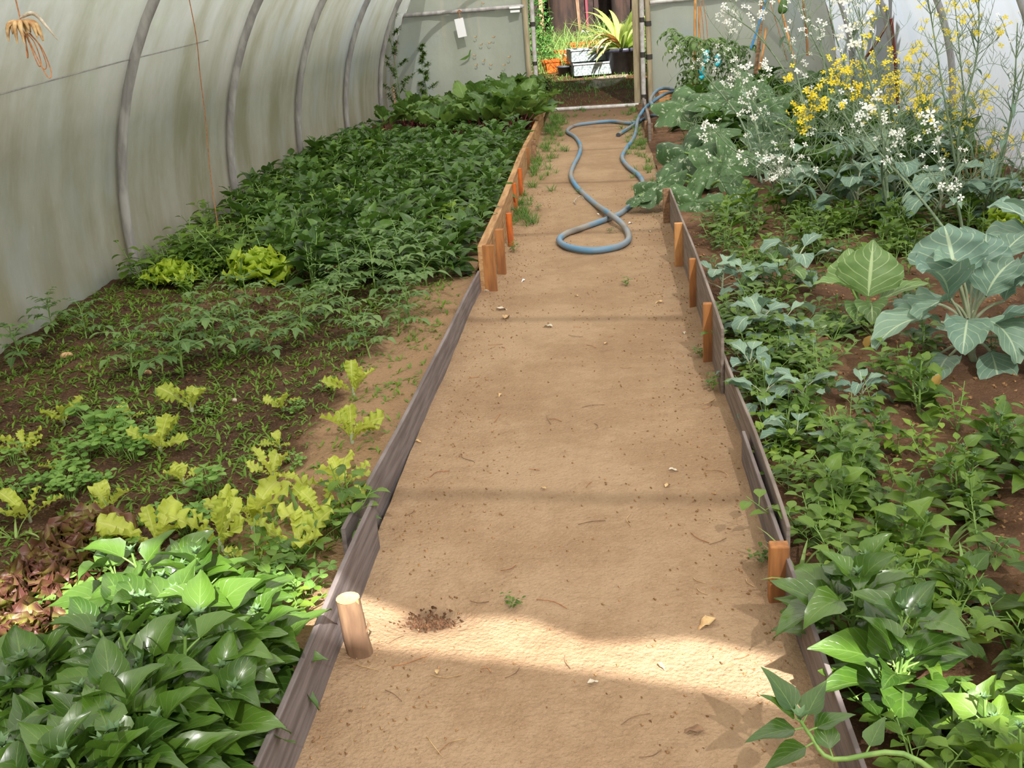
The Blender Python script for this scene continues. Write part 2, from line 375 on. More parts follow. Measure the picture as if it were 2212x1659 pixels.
# ------------------------------------------------------------------ tunnel shell
RB, CLX, CRX, ZC, Z0 = 2.5, -.35, .90, .30, -.05
def profile(n=26, m=8, r=RB):
    a0 = math.asin((Z0-ZC)/r); P = []
    for i in range(n+1):
        a = a0 + (pi/2-a0)*i/n; P.append((CLX-r*cos(a), ZC+r*sin(a)))
    for i in range(1, m):
        t = i/m; P.append((CLX+(CRX-CLX)*t, ZC+r+.06*4*t*(1-t)))
    return P + [(CLX+CRX-x, z) for x, z in P[:n+1][::-1]]
YS, YE = -3.0, 15.4
HOOPS = [-1.9, .1, 2.1, 4.15, 6.2, 8.2, 10.2, 12.25, 14.3]
prof = profile()
near = [(-1.9, 2.28), (-1.5, 2.25), (-1.1, 2.26), (-.55, 2.27), (-.25, 2.21), (.1, 2.14), (.31, 2.08), (.54, 2.0), (.97, 1.83), (1.2, 1.8)]
far = [(-1.9, 2.28), (-1.67, 2.5), (-1.33, 2.58), (-.77, 2.55), (-.61, 2.51), (-.4, 2.4), (-.11, 2.38), (.07, 2.26), (.33, 2.28), (.57, 2.17), (.86, 2.1), (1.05, 2.0), (1.2, 1.8)]
def film_piece(name, i0, i1, mt, slit=False):
    mb = MB(); ys = [YS + (YE-YS)*k/46 for k in range(47)]
    cols = []
    if slit:                               # unseen roof slit, outlined from the ground strip so that sun falls there
        fine = []
        for i in range(i0, i1):
            for k in range(4): t = k/4; fine.append((prof[i][0]*(1-t)+prof[i+1][0]*t, prof[i][1]*(1-t)+prof[i+1][1]*t))
        fine.append(prof[i1]); A = []; B = []
        for x, z in fine:
            t = z/SUN.z; xg = x - t*SUN.x
            if -1.9 < xg < 1.2: a = lerp_prof(near, xg); b = lerp_prof(far, xg)
            else: a = b = 2.2
            a += t*SUN.y; b += t*SUN.y
            A.append([Vector((x, YS+(a-YS)*k/4, z)) for k in range(5)])
            B.append([Vector((x, b+(YE-b)*k/30, z)) for k in range(31)])
        mb.grid(A, [[(0, 0)]*5 for _ in A]); mb.grid(B, [[(0, 0)]*31 for _ in B])
    else:
        rows = [[Vector((prof[i][0], y, prof[i][1])) for y in ys] for i in range(i0, i1+1)]
        mb.grid(rows, [[(0, 0)]*len(ys) for _ in rows])
    return struct(name, mb, mt)
nP = len(prof); iL = next(i for i, p in enumerate(prof) if p[1] > 2.0); iR = nP-1-iL
film_piece('wall_left', 0, iL, M['film_left'])
film_piece('ceiling', iL, iR, M['film_top'], True)
film_piece('wall_right', iR, nP-1, M['film_right'])
ihoop = profile(20, 6, RB-.035)
hoop_lab = {6.2: 'grey steel hoop against the left wall film, the nearest and thickest one in view',
            8.2: 'grey steel hoop, second from the near end along the left wall',
            10.2: 'grey steel hoop third along the left wall',
            12.25: 'thin grey steel hoop, last before the end wall corner',
            14.3: 'grey steel hoop standing in the far left corner behind the feathery tall plant'}
for Y in HOOPS:
    mb = MB(); mb.tube([Vector((x, Y, z)) for x, z in ihoop], .03, 10)
    o = mb.build('tunnel_hoop', M['pipe'])
    tag(o, hoop_lab.get(Y, 'grey steel hoop arching over the near end of the tunnel, overhead out of view'), 'hoop', 'steel hoops of the tunnel')

# end wall with doorway, frame pipes
def zprof(x):                 # height of the roof at x
    c = CLX if x < CLX else (CRX if x > CRX else x)
    return ZC + math.sqrt(max(0, RB*RB-(x-c)**2)) if x != c else ZC+RB+.03
def end_panel(name, xa, xb, zlo, Y, mt, n=14, skew=0):
    mb = MB(); rows = []
    for i in range(n+1):
        x = xa+(xb-xa)*i/n; zt = zprof(x)
        rows.append([Vector((x, Y+.02*sin(9*x)+.012*sin(14*k+x*3), zlo+(zt-zlo)*k/10)) for k in range(11)])
    mb.grid(rows, [[(0, 0)]*11 for _ in rows]); return struct(name, mb, mt)
end_panel('wall_back_left', -2.83, -.83, -.05, 15.4, M['film_end'])
end_panel('wall_back_right', .80, 3.38, -.05, 15.4, M['film_end'])
end_panel('wall_back_above_door', -.83, .80, 2.05, 15.4, M['film_end'], 6)
end_panel('wall_front_left', -2.83, -.6, -.05, -3.0, M['film_end'])
end_panel('wall_front_right', .9, 3.38, -.05, -3.0, M['film_end'])
def pipe(name, a, b, r, mt, label, cat, parts=(), group=None, n=12):
    mb = MB(); mb.tube([a, b], r, n); o = mb.build(name, mt); tag(o, label, cat, group)
    A = Vector(a); D = Vector(b)-A
    for t, l, rr in parts:
        q = MB(); q.tube([A+D*(t-l), A+D*(t+l)], rr, n); q.build('tape_band', M['dark_tape'], o)
    return o
pipe('door_post', (-.775, 15.36, 0), (-.775, 15.36, 2.1), .032, M['pipe_pale'], 'pale plastic-clad door post with dark tape bands, left side of doorway', 'post', [(.32, .012, .036), (.57, .014, .036)])
pipe('film_batten', (-.86, 15.34, 0), (-.88, 15.34, 2.2), .045, M['batten'], 'beige upright batten holding the film left of the doorway', 'batten', n=4)
pipe('door_post', (.735, 15.33, 0), (.735, 15.33, 2.1), .033, M['pipe_pale'], 'white door post with three dark tape bands, right side of doorway', 'post', [(.06, .015, .037), (.33, .017, .037), (.55, .015, .037)])
pipe('film_batten', (.835, 15.34, 0), (.80, 15.34, 2.2), .04, M['batten'], 'grey brown batten with two tape bands just right of the white post', 'batten', [(.30, .015, .046), (.50, .015, .046)], n=6)
mb = MB(); mb.box((.655, 15.42, 1.05), (.10, .05, 2.1)); tag(mb.build('door_jamb', M['batten'], bevel=.006), 'wide weathered grey brown plank forming the right jamb of the doorway', 'jamb')
pipe('threshold_pipe', (-.70, 15.36, .02), (.66, 15.30, .02), .028, M['pipe_pale'], 'pale pipe lying as a threshold across the foot of the doorway', 'pipe')
pipe('cross_rail', (-2.66, 15.33, 1.43), (-.88, 15.33, 1.44), .03, M['pipe'], 'brown grey horizontal rail across the end film left of the doorway', 'rail')
pipe('cross_rail', (.85, 15.33, 1.37), (3.3, 15.33, 1.42), .028, M['pipe_pale'], 'pale horizontal rail across the end film right of the doorway', 'rail')
# white card and clip on the left rail
t = thing('hanging_card', PY(995, 60, 15.25), 'blank white card hanging from the left cross rail by a twist of twine', 'card')
mb = MB(); mb.box((0, 0, 0), (.125, .004, .25)); c = mb.build('card', M['white'], t, False); c.rotation_euler = (0, math.radians(-8), 0)
mb = MB(); mb.tube([(0.0, 0, .12), (.0, 0, .2), (.005, .03, .23)], .005, 5); mb.tube([(-.04, 0, .2), (0, .01, .235), (.04, 0, .205)], .008, 5); mb.build('twine_tie', M['twine'], t)
mb = MB(); mb.box((0, 0, 0), (.15, .05, .028)); mb.box((.0, 0, -.05), (.13, .01, .03))
o = mb.build('rail_clip', M['white'], None, False); o.location = PY(1112, 16, 15.27); tag(o, 'white plastic clip snapped over the left rail near the doorway', 'clip')
for k, (x, y, w, lab) in enumerate([(1005, 122, .09, 'twisted dark rip with pale torn edge in the end film below the white card')]):
    mb = MB(); mb.poly([(-.1, 0, -.05), (-.02, .0, -.01), (.05, 0, .02), (.08, 0, .09), (.1, 0, .1), (.07, 0, 0), (.0, 0, -.045)]); o = mb.build('film_patch', M['dgrass']); o.location = PY(x, y, 15.32); o.scale = (.9,)*3; tag(o, lab, 'patch')
rr = random.Random(3)
for x, y in [(1027, 79), (1066, 79), (1039, 95), (1057, 92), (1025, 119), (1045, 130), (1029, 140), (1060, 139), (1089, 140), (1100, 122), (1043, 6)]:
    mb = MB(); mb.tube([(-.02, 0, .01), (-.01, 0, -.012), (.012, 0, -.012), (.02, 0, .008)], .006, 5)
    o = mb.build('pale_scrap', M['dry']); o.location = PY(x, y, 15.33); o.rotation_euler = (0, rr.uniform(-.6, .6), 0)
    tag(o, 'tiny pale tan snail-like scrap stuck on the end film left of the doorway', 'scrap', 'small pale scraps on the end film')

# ------------------------------------------------------------------ ground
def hsh(x, y):
    return (sin(x*3.1+y*1.7)*.5+sin(x*7.3-y*5.1+1)*.28+sin(x*17+y*13+2)*.13+sin(x*31-y*27)*.06)
def sheet(name, xs, ys, zf, mt):
    mb = MB(); rows = [[Vector((x, y, zf(x, y))) for x in xs] for y in ys]
    mb.grid(rows, [[(0, 0)]*len(xs) for _ in ys]); return struct(name, mb, mt)
fr = lambda a, b, n: [a+(b-a)*i/n for i in range(n+1)]
def zpath(x, y):
    z = .007*hsh(x, y) + .03*max(0, (abs(x)-.42)/.2)**2*(.6+.4*hsh(x*2, y*2))
    d = math.hypot((x+.37)/.12, (y-2.40)/.07); z -= .03*math.exp(-d*d)          # a small scrape in the soil
    return z
sheet('floor', fr(-.60, .62, 60), fr(-1, 15.9, 640), zpath, M['path'])
LZ, RZ = .075, .03
zbl = lambda x, y: LZ + .022*hsh(x*2.2, y*2.2) + .012*hsh(x*7, y*7) + .03*max(0, (-1.6-x)/1.3)
zbr = lambda x, y: RZ + .02*hsh(x*2.2+4, y*2.2) + .012*hsh(x*7, y*7)
sheet('floor_left_bed', fr(-2.95, -.62, 90), fr(-1, 15.4, 520), zbl, M['bed_l'])
sheet('floor_right_bed', fr(.615, 3.5, 90), fr(-1, 15.4, 440), zbr, M['bed_r'])
def zout(x, y):
    return -.08 if y < 15.0 else max(0, y-16)*.08 + .02*hsh(x, y) - (.02 if y < 15.9 else 0)
sheet('ground_outside', fr(-30, 30, 60), [-25, -10, 0, 10, 14.9, 15.3] + fr(15.5, 26, 60) + [30, 36, 45], zout, M['earth'])
# crumbs of soil
def crumbs(name, mt, n, fx, zf, smin, smax, lab, seed):
    q = random.Random(seed); mb = MB()
    for _ in range(n):
        x, y = fx(q); s = q.uniform(smin, smax); z = zf(x, y)+s*.25
        a = [Vector((x+s*q.uniform(.5, 1)*cos(k*2.1+q.random()), y+s*q.uniform(.5, 1)*sin(k*2.1), z+q.uniform(-.3, .2)*s)) for k in range(3)]
        tp = Vector((x+q.uniform(-.3, .3)*s, y, z+s*.6)); bt = Vector((x, y, z-s*.6))
        for i in range(3): mb.poly([a[i], a[(i+1) % 3], tp]); mb.poly([a[(i+1) % 3], a[i], bt])
    tag(mb.build(name, mt, None, False), lab, 'soil', None, 'stuff')
crumbs('soil_crumbs', M['clod'], 2600, lambda q: (q.choice((-1, 1))*(.56-abs(q.gauss(0, .16))) if q.random() < .7 else q.uniform(-.55, .55), q.uniform(1.4, 9)), zpath, .003, .008, 'fine dry crumbs of soil strewn along the path', 5)
crumbs('soil_crumbs', M['clod_dark'], 3600, lambda q: (q.uniform(-2.8, -1.0), q.uniform(1.6, 6.4)), zbl, .005, .015, 'dark soil crumbs on the left bed', 6)
crumbs('soil_crumbs', M['clod'], 2600, lambda q: (q.uniform(.66, 2.6), q.uniform(1.5, 7)), zbr, .005, .016, 'brown soil crumbs on the right bed', 8)

crumbs('soil_crumbs', M['clod_dark'], 260, lambda q: (-.37+q.gauss(0, .035), 2.40+q.gauss(0, .022)), zpath, .004, .010, 'dark damp crumbs in a small scrape by the sunlit strip on the path', 11)
# ------------------------------------------------------------------ edging boards and stakes
def board(a, b, h0, h1, th, mt, label, z0=-.03, name='edging_board', group='edging boards', cut=None, slope=0):
    a = Vector((*a, 0)); b = Vector((*b, 0)); d = (b-a).normalized(); s = Vector((d.y, -d.x, 0)); mb = MB(); n = 12
    prev = None; rings = []
    for i in range(n+1):
        t = i/n; p = a.lerp(b, t) + s*(.006*sin(t*5)); h = h0+(h1-h0)*t + .002*sin(t*17)
        rings.append([p - s*th/2 + Vector((0, 0, z0)), p + s*th/2 + Vector((0, 0, z0)), p + s*th/2 + Vector((0, 0, h)), p - s*th/2 + Vector((0, 0, h)), p - s*th/2 + Vector((0, 0, z0))])
    mb.grid(rings, [[(0, 0)]*5]*(n+1)); mb.poly(rings[0][:4][::-1]); mb.poly(rings[-1][:4])
    return tag(mb.build(name, mt, None, False, .003), label, 'board', group)
board((-.585, .4), (-.575, 2.76), .175, .175, .014, M['grey_board'], 'grey weathered edging board nearest on the left, beside the glossy spinach')
board((-.635, 2.60), (-.575, 5.72), .165, .125, .014, M['grey_board'], 'long grey edging board on the left, tucked behind the nearest board')
board((-.555, 5.70), (-.600, 10.0), .265, .225, .045, M['tan_board'], 'thick brown timber edging of the dense green block, left side')
board((-.605, 10.03), (-.615, 13.6), .23, .20, .04, M['tan_board'], 'far brown timber edging on the left beneath the beet leaves')
board((.59, .4), (.589, 3.3), .155, .13, .012, M['grey_board'], 'grey edging board nearest on the right, beside the single short stake')
board((.607, 2.55), (.604, 4.15), .165, .15, .012, M['grey_board2'], 'pale brown edging board on the right, lapped behind its neighbours')
board((.585, 3.95), (.60, 7.3), .285, .25, .013, M['grey_board2'], 'tall grey edging panel on the right with a chamfered near corner')
board((.64, 11.4), (.70, 14.4), .22, .2, .03, M['grey_board2'], 'far edging board on the right below the hose crossing')
def stake(px, py, h, w, d, mt, label, rnd=False, name='stake', z=0, top=None, lean=(0, 0), X=None):
    g = G(px, py, 0)
    if X is not None: g = Vector((X, g.y, 0))
    mb = MB()
    if rnd: mb.tube([(0, 0, -.05), (0, 0, h*.5), (0, 0, h)], [w/2*.95, w/2, w/2], 12)
    else: mb.box((0, 0, h/2-.03), (w, d, h+.06))
    o = mb.build(name, mt, None, rnd, 0 if rnd else .004); o.location = g; o.rotation_euler = (lean[0], lean[1], R0.uniform(-.15, .15))
    return tag(o, label, 'stake', 'wooden stakes holding the edging boards')
for a in [((1085, 592), .275, .05, .035, M['stake_brown'], 'flat orange-brown stake at the near end of the timber edging, the tallest of them', False),
          ((1104, 533), .225, .04, .04, M['stake_orange'], 'round orange stake leaning slightly, second from the near end of the timber edging', True),
          ((1114, 462), .235, .04, .04, M['stake_orange'], 'round orange stake, third along the timber edging', True),
          ((1126, 425), .235, .04, .04, M['stake_orange'], 'round orange stake, fourth along the timber edging', True),
          ((1140, 369), .22, .05, .03, M['stake_brown'], 'flat light brown stake, fifth along the timber edging', False),
          ((1152, 346), .20, .07, .03, M['brown_board'], 'wide dull brown stake among the grass where two timbers meet', False),
          ((1154, 298), .19, .045, .04, M['stake_orange'], 'bright orange stake beyond the timber joint', True),
          ((1161, 265), .17, .05, .03, M['stake_brown'], 'far brown stake below the overhanging beet leaves', False)]:
    stake(*a[0], *a[1:])
stake(1062, 630, .27, .07, .02, M['stake_brown'], 'flat wooden batten nailed to the near end of the timber edging')
# right stakes
for px, py, h, w, d, mt, lab in [(1680, 1296, .17, .05, .038, M['stake_brown'], 'short square orange-brown stake at the nearest right board, nail in its top'),
          (1531, 785, .275, .048, .03, M['stake_brown'], 'tall flat brown stake at the near end of the tall grey panel'),
          (1498, 665, .26, .04, .03, M['stake_brown'], 'brown stake half hidden by a drooping leaf, middle of the grey panel'),
          (1467, 575, .26, .05, .03, M['cane'], 'pale wooden stake, third along the tall grey panel'),
          (1440, 484, .25, .045, .03, M['brown_board'], 'dark brown stake in the shade of the big squash leaf'),
          (1398, 301, .20, .05, .04, M['brown_board'], 'brown stake at the far right board under the hose'),
          (1407, 307, .20, .04, .04, M['brown_board'], 'brown stake just behind another at the far right board')]:
    stake(px, py, h, w, d, mt, lab)
# round log stake with a pale sawn top
t = thing('log_stake', (-.535, 2.23, 0), 'short round log stake with pale sawn top, half in the strip of sun', 'stake', 'wooden stakes holding the edging boards')
mb = MB(); mb.tube([(.02, -.0, -.05), (.006, 0, .05), (0, 0, .165)], [.034, .032, .030], 14, cap=False); o = mb.build('bark', M['bark'], t)
mb = MB(); mb.poly([(.030*cos(a*pi/8), .030*sin(a*pi/8), .1655) for a in range(16)]); mb.poly([(.0302*cos(a), .0302*sin(a), z) for a, z in ((-.6, .166), (-.3, .166), (-.42, .07))])
mb.build('sawn_top', M['cut_wood'], t, False)
mb = MB(); mb.tube([(.03, 0, .05), (.045, .0, .09), (.04, 0, .1)], [.003, .003, .001], 5); mb.build('bark_sliver', M['bark'], t)
# wooden crate beside door
t = thing('wooden_crate', G(1443, 236, 0), 'light brown wooden crate beside the doorway under the hose loop', 'crate', rz=.2)
for k in range(3):
    mb = MB(); mb.box((0, -.11, .05+k*.075), (.3, .02, .065)); mb.box((-.14, 0, .05+k*.075), (.02, .22, .065)); mb.build('slat', M['cane'], t, False, .004)
mb = MB(); mb.box((0, 0, .245), (.32, .24, .02)); mb.build('lid', M['cane'], t, False, .004)

# ------------------------------------------------------------------ hose
HR = .021
def hose_pts(pl, z=HR):
    return [G(x, y, z + (dz if (dz := (q[2] if len(q) > 2 else 0)) else 0)) for q in pl for x, y in [q[:2]]]
A = [(1376, 264), (1357, 266), (1319, 262), (1275, 266), (1240, 272), (1225, 284), (1243, 297), (1254, 316), (1250, 336), (1240, 355), (1233, 378), (1243, 400), (1262, 420), (1285, 440), (1312, 459, .03), (1325, 468, .045), (1343, 483, .02), (1356, 502), (1356, 520), (1330, 534), (1276, 541), (1226, 533), (1208, 519), (1222, 505), (1250, 495), (1290, 481), (1322, 470), (1345, 458), (1370, 436), (1387, 415), (1388, 392), (1377, 376), (1357, 360), (1344, 341), (1352, 322), (1367, 302), (1374, 283), (1378, 259, .06), (1392, 236, .16), (1418, 214, .26), (1445, 200, .3), (1475, 197, .28), (1500, 205, .1)]
mb = MB(); mb.tube(spline(hose_pts(A), 7), HR, 10)
tag(mb.build('garden_hose', M['blue_hose']), 'faded blue garden hose looped along the path and rising over the right board', 'hose')
B = [(1336, 291), (1350, 282), (1385, 260, .02), (1408, 250, .12), (1426, 250, .2), (1428, 254, .2), (1418, 237, .22), (1405, 219, .28), (1412, 203, .32), (1424, 193, .35), (1440, 191, .35), (1462, 196, .3), (1490, 210, .12)]
t = thing('short_hose', G(1336, 291), 'second short blue hose with its cut end on the path, kinked beside the board', 'hose')
mb = MB(); L0 = G(1336, 291); mb.tube([p-L0 for p in spline(hose_pts(B), 5)], HR, 10); mb.build('hose_tube', M['blue_hose'], t)
mb = MB(); p0, p1 = hose_pts(B)[:2]; d = (p0-p1).normalized(); mb.tube([p0-L0, p0-L0+d*.03], HR*1.12, 10); mb.build('hose_end', M['grey_pot'], t)
mb = MB(); g = G(1263, 432, .0); mb.tube(spline([g, g+Vector((-.03, -.03, .04)), g+Vector((-.08, -.12, .02)), g+Vector((-.07, -.2, .01))], 5), .004, 5)
tag(mb.build('twine_scrap', M['dry_grey']), 'pale scrap of string hanging over the hose where it bends', 'string')
# ------------------------------------------------------------------ plant kinds (each kind = a few sets of part meshes, copied per plant)
def kind(name, builder, n, mats, seed=1):
    sets = []
    for k in range(n):
        rr = random.Random(seed*100+k); parts = builder(rr)
        sets.append([(pn, mb.mesh(name+'_'+pn, mats[pn])) for pn, mb in parts if mb.f])
    return sets
def place(sets, name, loc, label, cat, group=None, rz=None, s=1, k=None, tilt=(0, 0), rr=R0):
    st = sets[rr.randrange(len(sets)) if k is None else k % len(sets)]
    rz = rr.uniform(0, 6.28) if rz is None else rz
    if len(st) == 1:
        o = bpy.data.objects.new(name, st[0][1]); C.objects.link(o); o.location = loc; o.rotation_euler = (tilt[0], tilt[1], rz); o.scale = (s,)*3
        return tag(o, label, cat, group)
    t = thing(name, loc, label, cat, group, rz, s, tilt)
    for pn, me in st:
        o = bpy.data.objects.new(pn, me); C.objects.link(o); o.parent = t
    return t

def b_spinach(rr, H=.24, L=.12, nb=3, seg=7, half=2, dens=1):
    lf, st, tps = MB(), MB(), []
    for b in range(nb):
        az0 = rr.uniform(0, 6.28); lean = rr.uniform(.15, .6) if b else rr.uniform(0, .25); h = H*rr.uniform(.65, 1.05)
        pts = [Vector((0, 0, 0))]; n = 7
        for i in range(n):
            e = pi/2 - lean*(1-.5*i/n); pts.append(pts[-1]+Vector((cos(az0)*cos(e), sin(az0)*cos(e), sin(e)))*(h/n))
        st.tube(pts, [.005-.0025*i/n for i in range(n+1)], 6, cap=False)
        nl = int(9*dens); a = rr.uniform(0, 6)
        for i in range(nl):
            t = .12+.85*i/nl; p = pts[0].lerp(pts[-1], t); q = t*n; k = min(int(q), n-1); p = pts[k].lerp(pts[k+1], q-k)
            a += 2.4+rr.uniform(-.4, .4); sz = L*(1.15-.6*t*t)*rr.uniform(.8, 1.15); tint = rr.random()
            el = .35+.8*t+rr.uniform(-.3, .3)
            petioled(lf, st, p, a, el, sz*.35, sz, sz*rr.uniform(.7, .88), .0018, lel=el-.15, prof=TRIANG, bend=rr.uniform(.3, 1.3), cup=rr.uniform(.1, .6), ruf=.07, rufn=2, seg=seg, half=half, tint=tint, rr=rr, twist=rr.uniform(-.5, .5), roll=rr.uniform(-.3, .3))
        tp = MB(); tps.append(('shoot_tip', tp))
        for i in range(6):
            leaf(tp, pts[-1], i*1.05+a, 1.35-.2*(i % 3), L*.18, L*.1, OVATE, .5, .6, seg=3, half=1, rr=rr)
    return [('foliage', lf), ('stem', st)] + tps
K = {}
mt = dict(foliage=M['spin'], stem=M['gstem'], shoot_tip=M['spin_tip'])
K['spin'] = kind('spinach', b_spinach, 6, mt, 1)
mt2 = dict(foliage=M['mass'], stem=M['gstem'], shoot_tip=M['spin_tip'])
K['mass'] = kind('leafy', lambda r: b_spinach(r, .30, .135, 3, 5, 1, 1.1), 6, mt2, 2)
mt3 = dict(foliage=M['weed2'], stem=M['gstem'], shoot_tip=M['spin_tip'])
K['spinr'] = kind('upright_spinach', lambda r: b_spinach(r, .22, .088, 2, 6, 2, 1.2), 6, mt3, 3)

def b_weed(rr, H=.14, L=.045, n=14):
    lf, st = MB(), MB()
    for b in range(4):
        az = rr.uniform(0, 6.28); e = rr.uniform(.7, 1.5); h = H*rr.uniform(.5, 1.1)
        p1 = Vector((cos(az)*cos(e), sin(az)*cos(e), sin(e)))*h; st.tube([(0, 0, 0), p1*.5, p1], [.002, .0018, .0012], 5, cap=False)
        for i in range(n//3):
            t = .35+.65*i/(n//3); a = i*2.4+rr.random(); sz = L*rr.uniform(.7, 1.2)*(1.1-.4*t)
            petioled(lf, st, p1*t, a, rr.uniform(.3, .9), sz*.5, sz, sz*.7, .001, prof=ROUND if rr.random() < .6 else OVATE, bend=rr.uniform(.3, .8), cup=.3, seg=4, half=1, tint=rr.random(), rr=rr)
    return [('foliage', lf), ('stem', st)]
K['weed'] = kind('weed', b_weed, 6, dict(foliage=M['weed'], stem=M['gstem']), 4)
K['weedd'] = kind('dark_weed', lambda r: b_weed(r, .18, .055, 18), 5, dict(foliage=M['weed2'], stem=M['gstem']), 5)

def b_lettuce(rr, n=6, L=.15, W=.072):
    lf, st = MB(), MB(); st.tube([(0, 0, 0), (0, 0, .02), (0, 0, .035)], [.006, .006, .004], 7)
    a = rr.random()*6
    for i in range(n):
        a += 2.2+rr.uniform(-.5, .5); k = i/n; sz = L*rr.uniform(.75, 1.1)*(1-.4*k)
        leaf(lf, (cos(a)*.006, sin(a)*.006, .015+.02*k), a, .95+.45*k+rr.uniform(-.35, .15), sz, sz*W/L*rr.uniform(.85, 1.2), OBOV, rr.uniform(.3, 1.1), rr.uniform(-.1, .5), ruf=.30, rufn=rr.uniform(4.5, 7), seg=26, half=3, tint=rr.random(), teeth=.07, rr=rr, twist=rr.uniform(-.7, .7))
    return [('foliage', lf), ('stem', st)]
K['lett'] = kind('lettuce', b_lettuce, 8, dict(foliage=M['lett'], stem=M['pstem']), 6)
K['lett_s'] = kind('small_lettuce', lambda r: b_lettuce(r, 4, .12, .07), 6, dict(foliage=M['lett'], stem=M['pstem']), 7)
def b_curly(rr, n=38, R=.15, H=.14):
    lf, st = MB(), MB(); st.tube([(0, 0, 0), (0, 0, .05)], [.012, .008], 8)
    for i in range(n):
        k = i/n; a = i*2.4+rr.uniform(-.3, .3); el = .25+1.25*k
        sz = R*(1.05-.5*k)*rr.uniform(.85, 1.15)
        leaf(lf, (0, 0, .02+.03*k), a, el, sz, sz*.85, OBOV, rr.uniform(-.2, .5), .3, ruf=.40, rufn=rr.uniform(3, 5), seg=14, half=3, tint=rr.random(), teeth=.05, rr=rr, twist=rr.uniform(-.4, .4))
    return [('foliage', lf), ('stem', st)]
K['curly'] = kind('curly', b_curly, 2, dict(foliage=M['lett2'], stem=M['pstem']), 8)
K['red'] = kind('red', lambda r: b_curly(r, 64, .17, .15), 3, dict(foliage=M['redl'], stem=M['pstem']), 9)

def b_clover(rr, n=13, R=.09, s=.026):
    lf, st = MB(), MB()
    for i in range(n):
        a = rr.uniform(0, 6.28); r = R*rr.random()**.6; h = rr.uniform(.05, .10); c = Vector((cos(a)*r, sin(a)*r, h))
        st.tube([(cos(a)*r*.2, sin(a)*r*.2, 0), c*.6+Vector((0, 0, .01)), c], .0012, 4, cap=False)
        z = rr.uniform(0, 6.28); ss = s*rr.uniform(.8, 1.3)
        for j in range(3): leaf(lf, c, z+j*2.09, rr.uniform(.0, .35), ss, ss*1.05, [(0, .06), (.3, .5), (.6, .9), (.85, 1), (1, .75)], .5, .25, seg=4, half=2, tint=rr.random(), rr=rr)
    return [('foliage', lf), ('stem', st)]
K['clover'] = kind('clover', b_clover, 5, dict(foliage=M['clover'], stem=M['gstem']), 10)

def comp_leaf(lf, st, base, az, el, L, rr, n=3, lw=.5, bend=.9, tint=None):
    b = Vector(base); pts = [b]; N_ = 8
    for i in range(N_):
        e = el-bend*(i/N_); b = b+Vector((cos(az)*cos(e), sin(az)*cos(e), sin(e)))*(L/N_); pts.append(b)
    st.tube(pts, [.0018-.001*i/N_ for i in range(N_+1)], 4, cap=False)
    tint = rr.random() if tint is None else tint
    for j in range(n):
        k = 3+int(j*(N_-3)/n); sz = L*.42*(1-.12*j)
        for sgn in (-1, 1):
            leaf(lf, pts[k], az+sgn*1.1, (el-bend*k/N_)*.6, sz, sz*lw, OVATE, .6, .3, seg=7, half=1, teeth=.35, tint=tint, rr=rr)
    leaf(lf, pts[-1], az, el-bend, L*.42, L*.24, OVATE, .6, .3, seg=7, half=1, teeth=.35, tint=tint, rr=rr)
def b_tomato(rr, H=.17, L=.14, n=10):
    lf, st = MB(), MB(); a = rr.random()*6; top = Vector((rr.uniform(-.03, .03), rr.uniform(-.03, .03), H)); st.tube([(0, 0, 0), top*.5+Vector((.005, 0, 0)), top], [.004, .003, .002], 6, cap=False)
    for i in range(n):
        t = .25+.75*i/(n-1); a += 2.4
        comp_leaf(lf, st, top*t, a, .5+.5*t, L*rr.uniform(.7, 1.1)*(1.1-.35*t), rr)
    return [('foliage', lf), ('stem', st)]
K['tom'] = kind('tomato', b_tomato, 6, dict(foliage=M['tom'], stem=M['gstem']), 11)

def b_seedling(rr):
    mb = MB(); n = rr.choice((3, 4, 5))
    for i in range(n): leaf(mb, (0, 0, .0), i*2.2+rr.random(), rr.uniform(.5, 1.3), rr.uniform(.02, .045), rr.uniform(.004, .009), LANCE, rr.uniform(.3, 1.2), .3, seg=3, half=1, tint=rr.random(), rr=rr)
    return [('foliage', mb)]
K['seedl'] = kind('seedling', b_seedling, 10, dict(foliage=M['weed']), 12)
def b_grass(rr, n=22, H=.12, R=.04, W=.005, mi=0):
    mb = MB()
    for i in range(n):
        a = rr.uniform(0, 6.28); r = R*rr.random(); leaf(mb, (cos(a)*r, sin(a)*r, 0), a+rr.uniform(-.8, .8), rr.uniform(.9, 1.5), H*rr.uniform(.5, 1.2), W*rr.uniform(.7, 1.4), BLADE, rr.uniform(.3, 1.5), .3, seg=5, half=1, tint=rr.random(), rr=rr)
    return [('blades', mb)]
K['grass'] = kind('grass', b_grass, 6, dict(blades=M['dgrass']), 13)
K['wgrass'] = kind('wide_grass', lambda r: b_grass(r, 8, .17, .015, .014), 5, dict(blades=M['agrass']), 14)

def b_beet(rr, n=9, L=.24, H=.2):
    lf, st = MB(), MB()
    for i in range(n):
        a = i*2.4+rr.uniform(-.4, .4); el = rr.uniform(.95, 1.5)
        petioled(lf, st, (cos(a)*.015, sin(a)*.015, 0), a, el, H*rr.uniform(.6, 1.1), L*rr.uniform(.7, 1.05), L*.62*rr.uniform(.8, 1.1), .005, pbend=.2, lel=el-.2, prof=OVATE, bend=rr.uniform(.5, 1.6), cup=rr.uniform(-.2, .5), ruf=.16, rufn=3, seg=10, half=3, tint=rr.random(), rr=rr, twist=rr.uniform(-.6, .6), roll=rr.uniform(-.3, .3))
    return [('foliage', lf), ('stalks', st)]
K['beet'] = kind('beet', b_beet, 5, dict(foliage=M['beet'], stalks=M['redstem']), 15)

